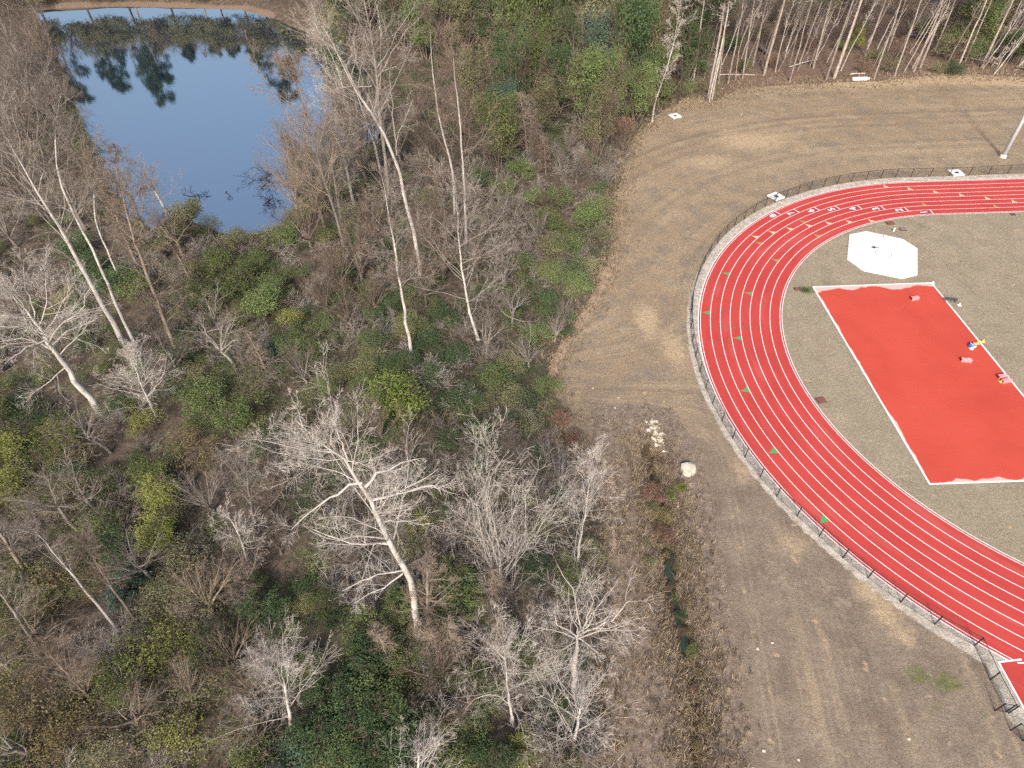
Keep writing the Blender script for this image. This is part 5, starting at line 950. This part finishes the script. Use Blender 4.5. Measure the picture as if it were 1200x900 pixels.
# ------------------------------------------------------------------ far pond bank: pines and scrub that the water mirrors
FAR = []
for i, (x, y, h, bk) in enumerate([(-128, 226, 24, 0), (-118, 232, 30, 0), (-112, 224, 22, 0), (-103, 228, 15, 0), (-96, 236, 16, 0), (-88, 229, 14, 0), (-82, 233, 18, 0), (-73, 225, 29, 0), (-66, 231, 16, 0), (-59, 224, 17, 0), (-54, 220, 24, 0), (-48, 212, 23, 0), (-42, 200, 22, 0), (-140, 222, 26, 0), (-36, 190, 20, 0), (-30, 178, 19, 0)]):
    px = P([[x, y, float(terrain(np.array([[x, y]]))[0])]])[0]
    r = np.random.default_rng(i + 500)
    z = float(terrain(np.array([[x, y]]))[0]); q = P([[x + r.normal(0, .6), y, z + h]])[0]
    s = np.linspace(0, 1, 10); pts = np.c_[r.normal(0, .12, 10) * s * 2, r.normal(0, .1, 10) * s, h * s - .3]; rd = .34 * (1 - .7 * s)
    o = tag(empty('pine_tree', (x, y, z)), None, 'pine tree', 'pines on the far pond bank'); tb = Tubes(); tb.add(pts[None], rd[None], 8); link('trunk', tb.mesh('trunk'), B_PINE, o)
    cr = Tubes(); st, D_, L_, R_ = sprout(r, pts[None], rd[None], 44, .42, 1, 1.3, .2, .2, .1, 1.0); P0, R0 = grow(r, st, D_, L_, .07, .02, 5, .1, .04); cr.add(P0, R0, 3)
    st2, D2, L2, R2 = sprout(r, P0, R0, 7, .3, 1, .7, .25, .4); P1, R1 = grow(r, st2, D2, L2, .03, .015, 3, .1, .08); cr.add(P1, R1, 3)
    tips = np.concatenate([P1[:, -1], P1[:, 1], P0[:, -1]]); C = np.repeat(tips, 14, 0) + r.normal(0, .34, (len(tips) * 14, 3)); V, T, A = leaf_arrays(r, C, r.normal(size=C.shape) + [0, 0, .4], .5, np.clip(r.normal(.5, .25, len(C)), 0, 1))
    c = link('crown', mesh_np('crown', V, None, T, False, dict(tint=A)), NEEDLE, o); link('limbs', cr.mesh('limbs', False), B_PINE, c)
    PENDING.append((o, 'pine mirrored in the far pond', None, tuple(P([[x, y, -z - 2.4 - h * .6]])[0])))
def arrays_of(me):
    v = np.zeros(len(me.vertices) * 3, np.float32); me.vertices.foreach_get('co', v); t = np.zeros(len(me.loops), np.int32); me.loops.foreach_get('vertex_index', t); a = np.zeros(len(me.vertices), np.float32); me.attributes['tint'].data.foreach_get('value', a)
    return v.reshape(-1, 3), t, a
FV, FT, FA, BV, BQ, BA, fn, bn = [], [], [], [], [], [], 0, 0
for i in range(70):
    x = -152 + i * 1.75 + rng.normal(0, 1); y = 220 + rng.normal(0, 2.5) - 26 * float(sm(np.array([(x + 62) / 30]))[0])
    if sdist(np.array([[x, y]]), POND)[0] < 3: y += 5
    z = float(terrain(np.array([[x, y]]))[0]); th = rng.uniform(0, 6.28); c_, s_ = math.cos(th), math.sin(th)
    if i % 3 == 0:
        v, t, a = arrays_of(TALL[i % 4][0]); s = rng.uniform(2.6, 3.8); w = np.c_[v[:, 0] * c_ - v[:, 1] * s_, v[:, 0] * s_ + v[:, 1] * c_, v[:, 2]] * s + [x, y, z]; FV.append(w); FT.append(t.reshape(-1, 3) + fn); FA.append(a); fn += len(v)
    else:
        v, t, a = arrays_of(BARE[('vase', 'upright', 'spread')[i % 3]][i % 3][1]); s = rng.uniform(1.1, 1.6); w = np.c_[v[:, 0] * c_ - v[:, 1] * s_, v[:, 0] * s_ + v[:, 1] * c_, v[:, 2]] * s + [x, y, z]; BV.append(w); BQ.append(t.reshape(-1, 4) + bn); bn += len(v)
tag(link('far_scrub_foliage', mesh_np('far_scrub_foliage', np.concatenate(FV), None, np.concatenate(FT), False, dict(tint=np.concatenate(FA))), LEAF['olive']), kind='stuff')
tag(link('far_scrub_twigs', mesh_np('far_scrub_twigs', np.concatenate(BV), np.concatenate(BQ)), B_BROWN), kind='stuff')

# ------------------------------------------------------------------ brush and ground cover that nobody could count
def clump(seed, H, n, arch):
    r = np.random.default_rng(seed); tb = Tubes(); az = r.uniform(0, 2 * np.pi, n); tl_ = r.uniform(.15, 1.15, n)
    D = np.c_[np.sin(tl_) * np.cos(az), np.sin(tl_) * np.sin(az), np.cos(tl_)]; P0, R0 = grow(r, np.c_[r.normal(0, .35, (n, 2)), np.full(n, -.05)], D, H * r.uniform(.6, 1.15, n), .024, .010, 5, .12, arch); tb.add(P0, R0, 3, r.random(n))
    S_, D_, L_, R_ = sprout(r, P0, R0, 8, .15, 1, .7, .25, .48); P1, R1 = grow(r, S_, D_, L_, .015, .009, 3, .15, arch * .6); tb.add(P1, R1, 3, r.random(len(P1)))
    S_, D_, L_, R_ = sprout(r, P1, R1, 4, .15, 1, .7, .3, .55); P2, R2 = grow(r, S_, D_, L_, .011, .008, 2, .1, 0); tb.add(P2, R2, 3, r.random(len(P2)))
    return tb.arrays()
CL = [clump(s, 2.6, 12, a) for s, a in ((1, -.03), (2, -.12), (3, .02), (4, -.2), (5, -.06))]
def scatter(n, ok, seed, lo=(-100, 8), hi=(60, 200), power=1.0):
    r = np.random.default_rng(seed); out = []
    while len(out) < n:
        p = np.c_[r.uniform(lo[0], hi[0], 4000), lo[1] + (hi[1] - lo[1]) * r.random(4000) ** power]; z = np.zeros(len(p)); q = P(np.c_[p, z]); k = (q[:, 0] > -60) & (q[:, 0] < 1260) & (q[:, 1] > -60) & (q[:, 1] < 1010)
        k &= ok(p, r); out.extend(p[k].tolist())
    return np.array(out[:n])
def in_wood(p, r, m=1.2):
    return (sdist(p, FIELD) > m + r.normal(0, .8, len(p))) & (sdist(p, POND) > 1.0)
tb_mat = NT('brush_twigs'); tb_mat.base(tb_mat.ramp(tb_mat.attr('tint'), [(0, (.145, .118, .098)), (.35, (.235, .198, .168)), (.65, (.315, .278, .245)), (1, (.43, .395, .358))])); tb_mat.b.inputs['Specular IOR Level'].default_value = .15
def bake(pts, protos, seed, smin, smax, tintf):
    r = np.random.default_rng(seed); V, Q, A, n = [], [], [], 0; Z = terrain(pts); tn = tintf(pts, r)
    for i, (x, y) in enumerate(pts):
        v, q, a = protos[r.integers(len(protos))]; s = r.uniform(smin, smax); c, d = math.cos(r.uniform(0, 6.28)), 0; th = r.uniform(0, 6.28); c, d = math.cos(th), math.sin(th)
        w = np.c_[v[:, 0] * c - v[:, 1] * d, v[:, 0] * d + v[:, 1] * c, v[:, 2] * r.uniform(.7, 1.1)] * s + [x, y, Z[i]]
        V.append(w.astype(np.float32)); Q.append((q + n).astype(np.int32)); A.append(np.clip(tn[i] + (a - .5) * .5, 0, 1).astype(np.float32)); n += len(v)
    return np.concatenate(V), np.concatenate(Q), np.concatenate(A)
GREEN = [(*G([(x, y)])[0], w) for x, y, w in ((540, 400, 9), (500, 350, 5), (600, 420, 6), (640, 350, 5), (560, 460, 6), (275, 340, 8), (255, 480, 6), (440, 840, 6), (190, 600, 4), (660, 90, 25), (720, 70, 20), (600, 120, 14))]
def thin_wood(p, r):
    k = in_wood(p, r); g = np.zeros(len(p))
    for x, y, w in GREEN: g = np.maximum(g, np.exp(-((p[:, 0] - x) ** 2 + (p[:, 1] - y) ** 2) / w ** 2))
    return k & (r.random(len(p)) > .8 * g)
BP = np.r_[scatter(600, thin_wood, 3, (-100, 10), (40, 110), 1.0), scatter(150, thin_wood, 4, (-100, 100), (45, 190), 1.0)]
v, q, a = bake(BP, CL, 5, .6, 1.25, lambda p, r: np.clip(.45 + .3 * rough(p, 5) + r.normal(0, .16, len(p)), 0, 1))
tag(link('brush_thicket', mesh_np('brush_thicket', v, q, None, False, dict(tint=a)), tb_mat.m), kind='stuff')
# low leaves on the forest floor
def floor_leaves(n, seed):
    r = np.random.default_rng(seed); p = scatter(n // 40, in_wood, seed, (-100, 9), (50, 190)); d = rough(p * 1.3, 9) + .35 * np.exp(-((p[:, 0] + 8) / 14) ** 2 - ((p[:, 1] - 55) / 14) ** 2) * 4
    p = p[d > .05]; c = np.repeat(p, 60, 0) + r.normal(0, .9, (len(p) * 60, 2)); z = terrain(c) + .05 + np.abs(r.normal(0, .18, len(c))); C = np.c_[c, z]
    tint = np.clip(np.repeat(r.uniform(.1, .9, len(p)), 60) + r.normal(0, .15, len(c)), 0, 1); return leaf_arrays(r, C, r.normal(0, .45, C.shape) + [0, 0, 1], .22, tint)
V, T, A = floor_leaves(230000, 12)
gcm = leafmat('ground_cover_leaves', (.035, .065, .028), (.07, .105, .042), (.13, .15, .06))
tag(link('ground_cover', mesh_np('ground_cover', V, None, T, False, dict(tint=A)), gcm), kind='stuff')
# leaves still hanging in the brush
def leafy_brush(seed):
    r = np.random.default_rng(seed); c = np.r_[scatter(300, in_wood, 51, (-100, 10), (40, 75), 1.0), scatter(170, in_wood, 52, (-90, 40), (45, 150), 1.0)]; VV, TT_, AA, n = [], [], [], 0; Z = terrain(c)
    lib = [arrays_of(x[0]) for x in SPARSE + LOW + BUSH[:2]]; q = P(np.c_[c, np.zeros(len(c))]); low = sm((q[:, 1] - 430) / 150) * sm((330 - q[:, 0]) / 200)
    t0 = np.clip(.25 + .32 * low + .22 * rough(c * 1.7, 4) + r.normal(0, .16, len(c)), 0, 1)
    for i, (x, y) in enumerate(c):
        v, t, a = lib[r.integers(len(lib))]; s = r.uniform(.7, 1.35); th = r.uniform(0, 6.28); k1, k2 = math.cos(th), math.sin(th); t = t.reshape(-1, 3)
        m = r.random(len(v) // 4) < r.uniform(.35, .9); kv = np.repeat(m, 4); new = np.cumsum(kv) - 1; t = t[kv[t[:, 0]]]
        w = (np.c_[v[:, 0] * k1 - v[:, 1] * k2, v[:, 0] * k2 + v[:, 1] * k1, v[:, 2] * r.uniform(.6, 1.1)] * s + [x, y, Z[i]])[kv]; VV.append(w); TT_.append(new[t] + n); AA.append(np.clip(t0[i] + (a[kv] - .5) * .3, 0, 1)); n += len(w)
    return np.concatenate(VV), np.concatenate(TT_), np.concatenate(AA)
V, T, A = leafy_brush(61)
bt = NT('leafy_undergrowth'); bc = bt.ramp(bt.attr('tint'), [(0, (.058, .092, .044)), (.3, (.122, .145, .066)), (.55, (.20, .206, .088)), (.8, (.26, .222, .112)), (1, (.28, .205, .122))]); bt.base(bc); bt.b.inputs['Roughness'].default_value = .6
tag(link('leafy_undergrowth', mesh_np('leafy_undergrowth', V, None, T, False, dict(tint=A)), bt.m), kind='stuff')
# dry grass: tufts along the ditch, the woods edge and the treeline
def grass(n, seed):
    r = np.random.default_rng(seed); pts = []
    m = n // 3
    for line, w in ((DITCH, 1.6), (np.r_[FE[:14]], 1.3), (np.r_[FE[13:], [[190, 141]]], 2.6)):
        L = np.r_[0, np.cumsum(np.hypot(*np.diff(line, axis=0).T))]; s = r.uniform(0, min(L[-1], 170), m); pts.append(np.c_[np.interp(s, L, line[:, 0]), np.interp(s, L, line[:, 1])] + r.normal(0, w, (m, 2)))
    p = np.concatenate(pts); st = scatter(n // 8, lambda p, r_: (sdist(p, STRIP) < 0) & (sdist(p, FIELD) < 0), seed + 1, (0, 10), (25, 55)); p = np.r_[p, st]; big = np.r_[np.ones(3 * m), np.full(len(st), .45)]; kp = (seg_dist(p, DITCH)[0] > .55) | (p[:, 1] < DITCH[6, 1]); p = p[kp]; big = big[kp]
    z = terrain(p); k = 7; N = len(p) * k; c = np.repeat(p, k, 0) + r.normal(0, .10, (N, 2)); z = np.repeat(z, k); hgt_ = np.repeat(big * r.uniform(.3, .75, len(p)), k) * r.uniform(.6, 1.2, N)
    az = r.uniform(0, 6.28, N); w = .022; ln = r.normal(0, .45, (N, 2)) * hgt_[:, None]; dx = np.c_[np.cos(az), np.sin(az)] * w
    b0 = np.c_[c - dx, z]; b1 = np.c_[c + dx, z]; m0 = np.c_[c + ln * .4 - dx * .8, z + hgt_ * .65]; m1 = np.c_[c + ln * .4 + dx * .8, z + hgt_ * .65]; tp = np.c_[c + ln, z + hgt_ * .9]
    V = np.stack([b0, b1, m1, m0, tp], 1).reshape(-1, 3); i = np.arange(N)[:, None] * 5; T = np.concatenate([i + [[0, 1, 2]], i + [[0, 2, 3]], i + [[3, 2, 4]]])
    ti = np.clip(np.repeat(r.uniform(0, 1, len(p)), k) + r.normal(0, .12, N), 0, 1); return V, T, np.repeat(ti, 5)
V, T, A = grass(9000, 21)
gm = leafmat('dry_grass_blades', (.17, .13, .09), (.32, .245, .165), (.52, .42, .285), .15)
tag(link('dry_grass', mesh_np('dry_grass', V, None, T, False, dict(tint=A)), gm), kind='stuff')
# heads of dead weeds on the mown brown strip
SP = scatter(80, lambda p, r: (sdist(p, STRIP) < .3) & (seg_dist(p, DITCH)[0] > .5) & (seg_dist(p, DITCH)[0] < r.uniform(1, 5, len(p))), 31, (0, 10), (28, 55))
v, q, a = bake(SP, CL, 32, .12, .32, lambda p, r: np.clip(.5 + r.normal(0, .25, len(p)) + .1, 0, 1))
tag(link('dead_weeds', mesh_np('dead_weeds', v, q, None, False, dict(tint=a)), gm), kind='stuff')
finish_labels()
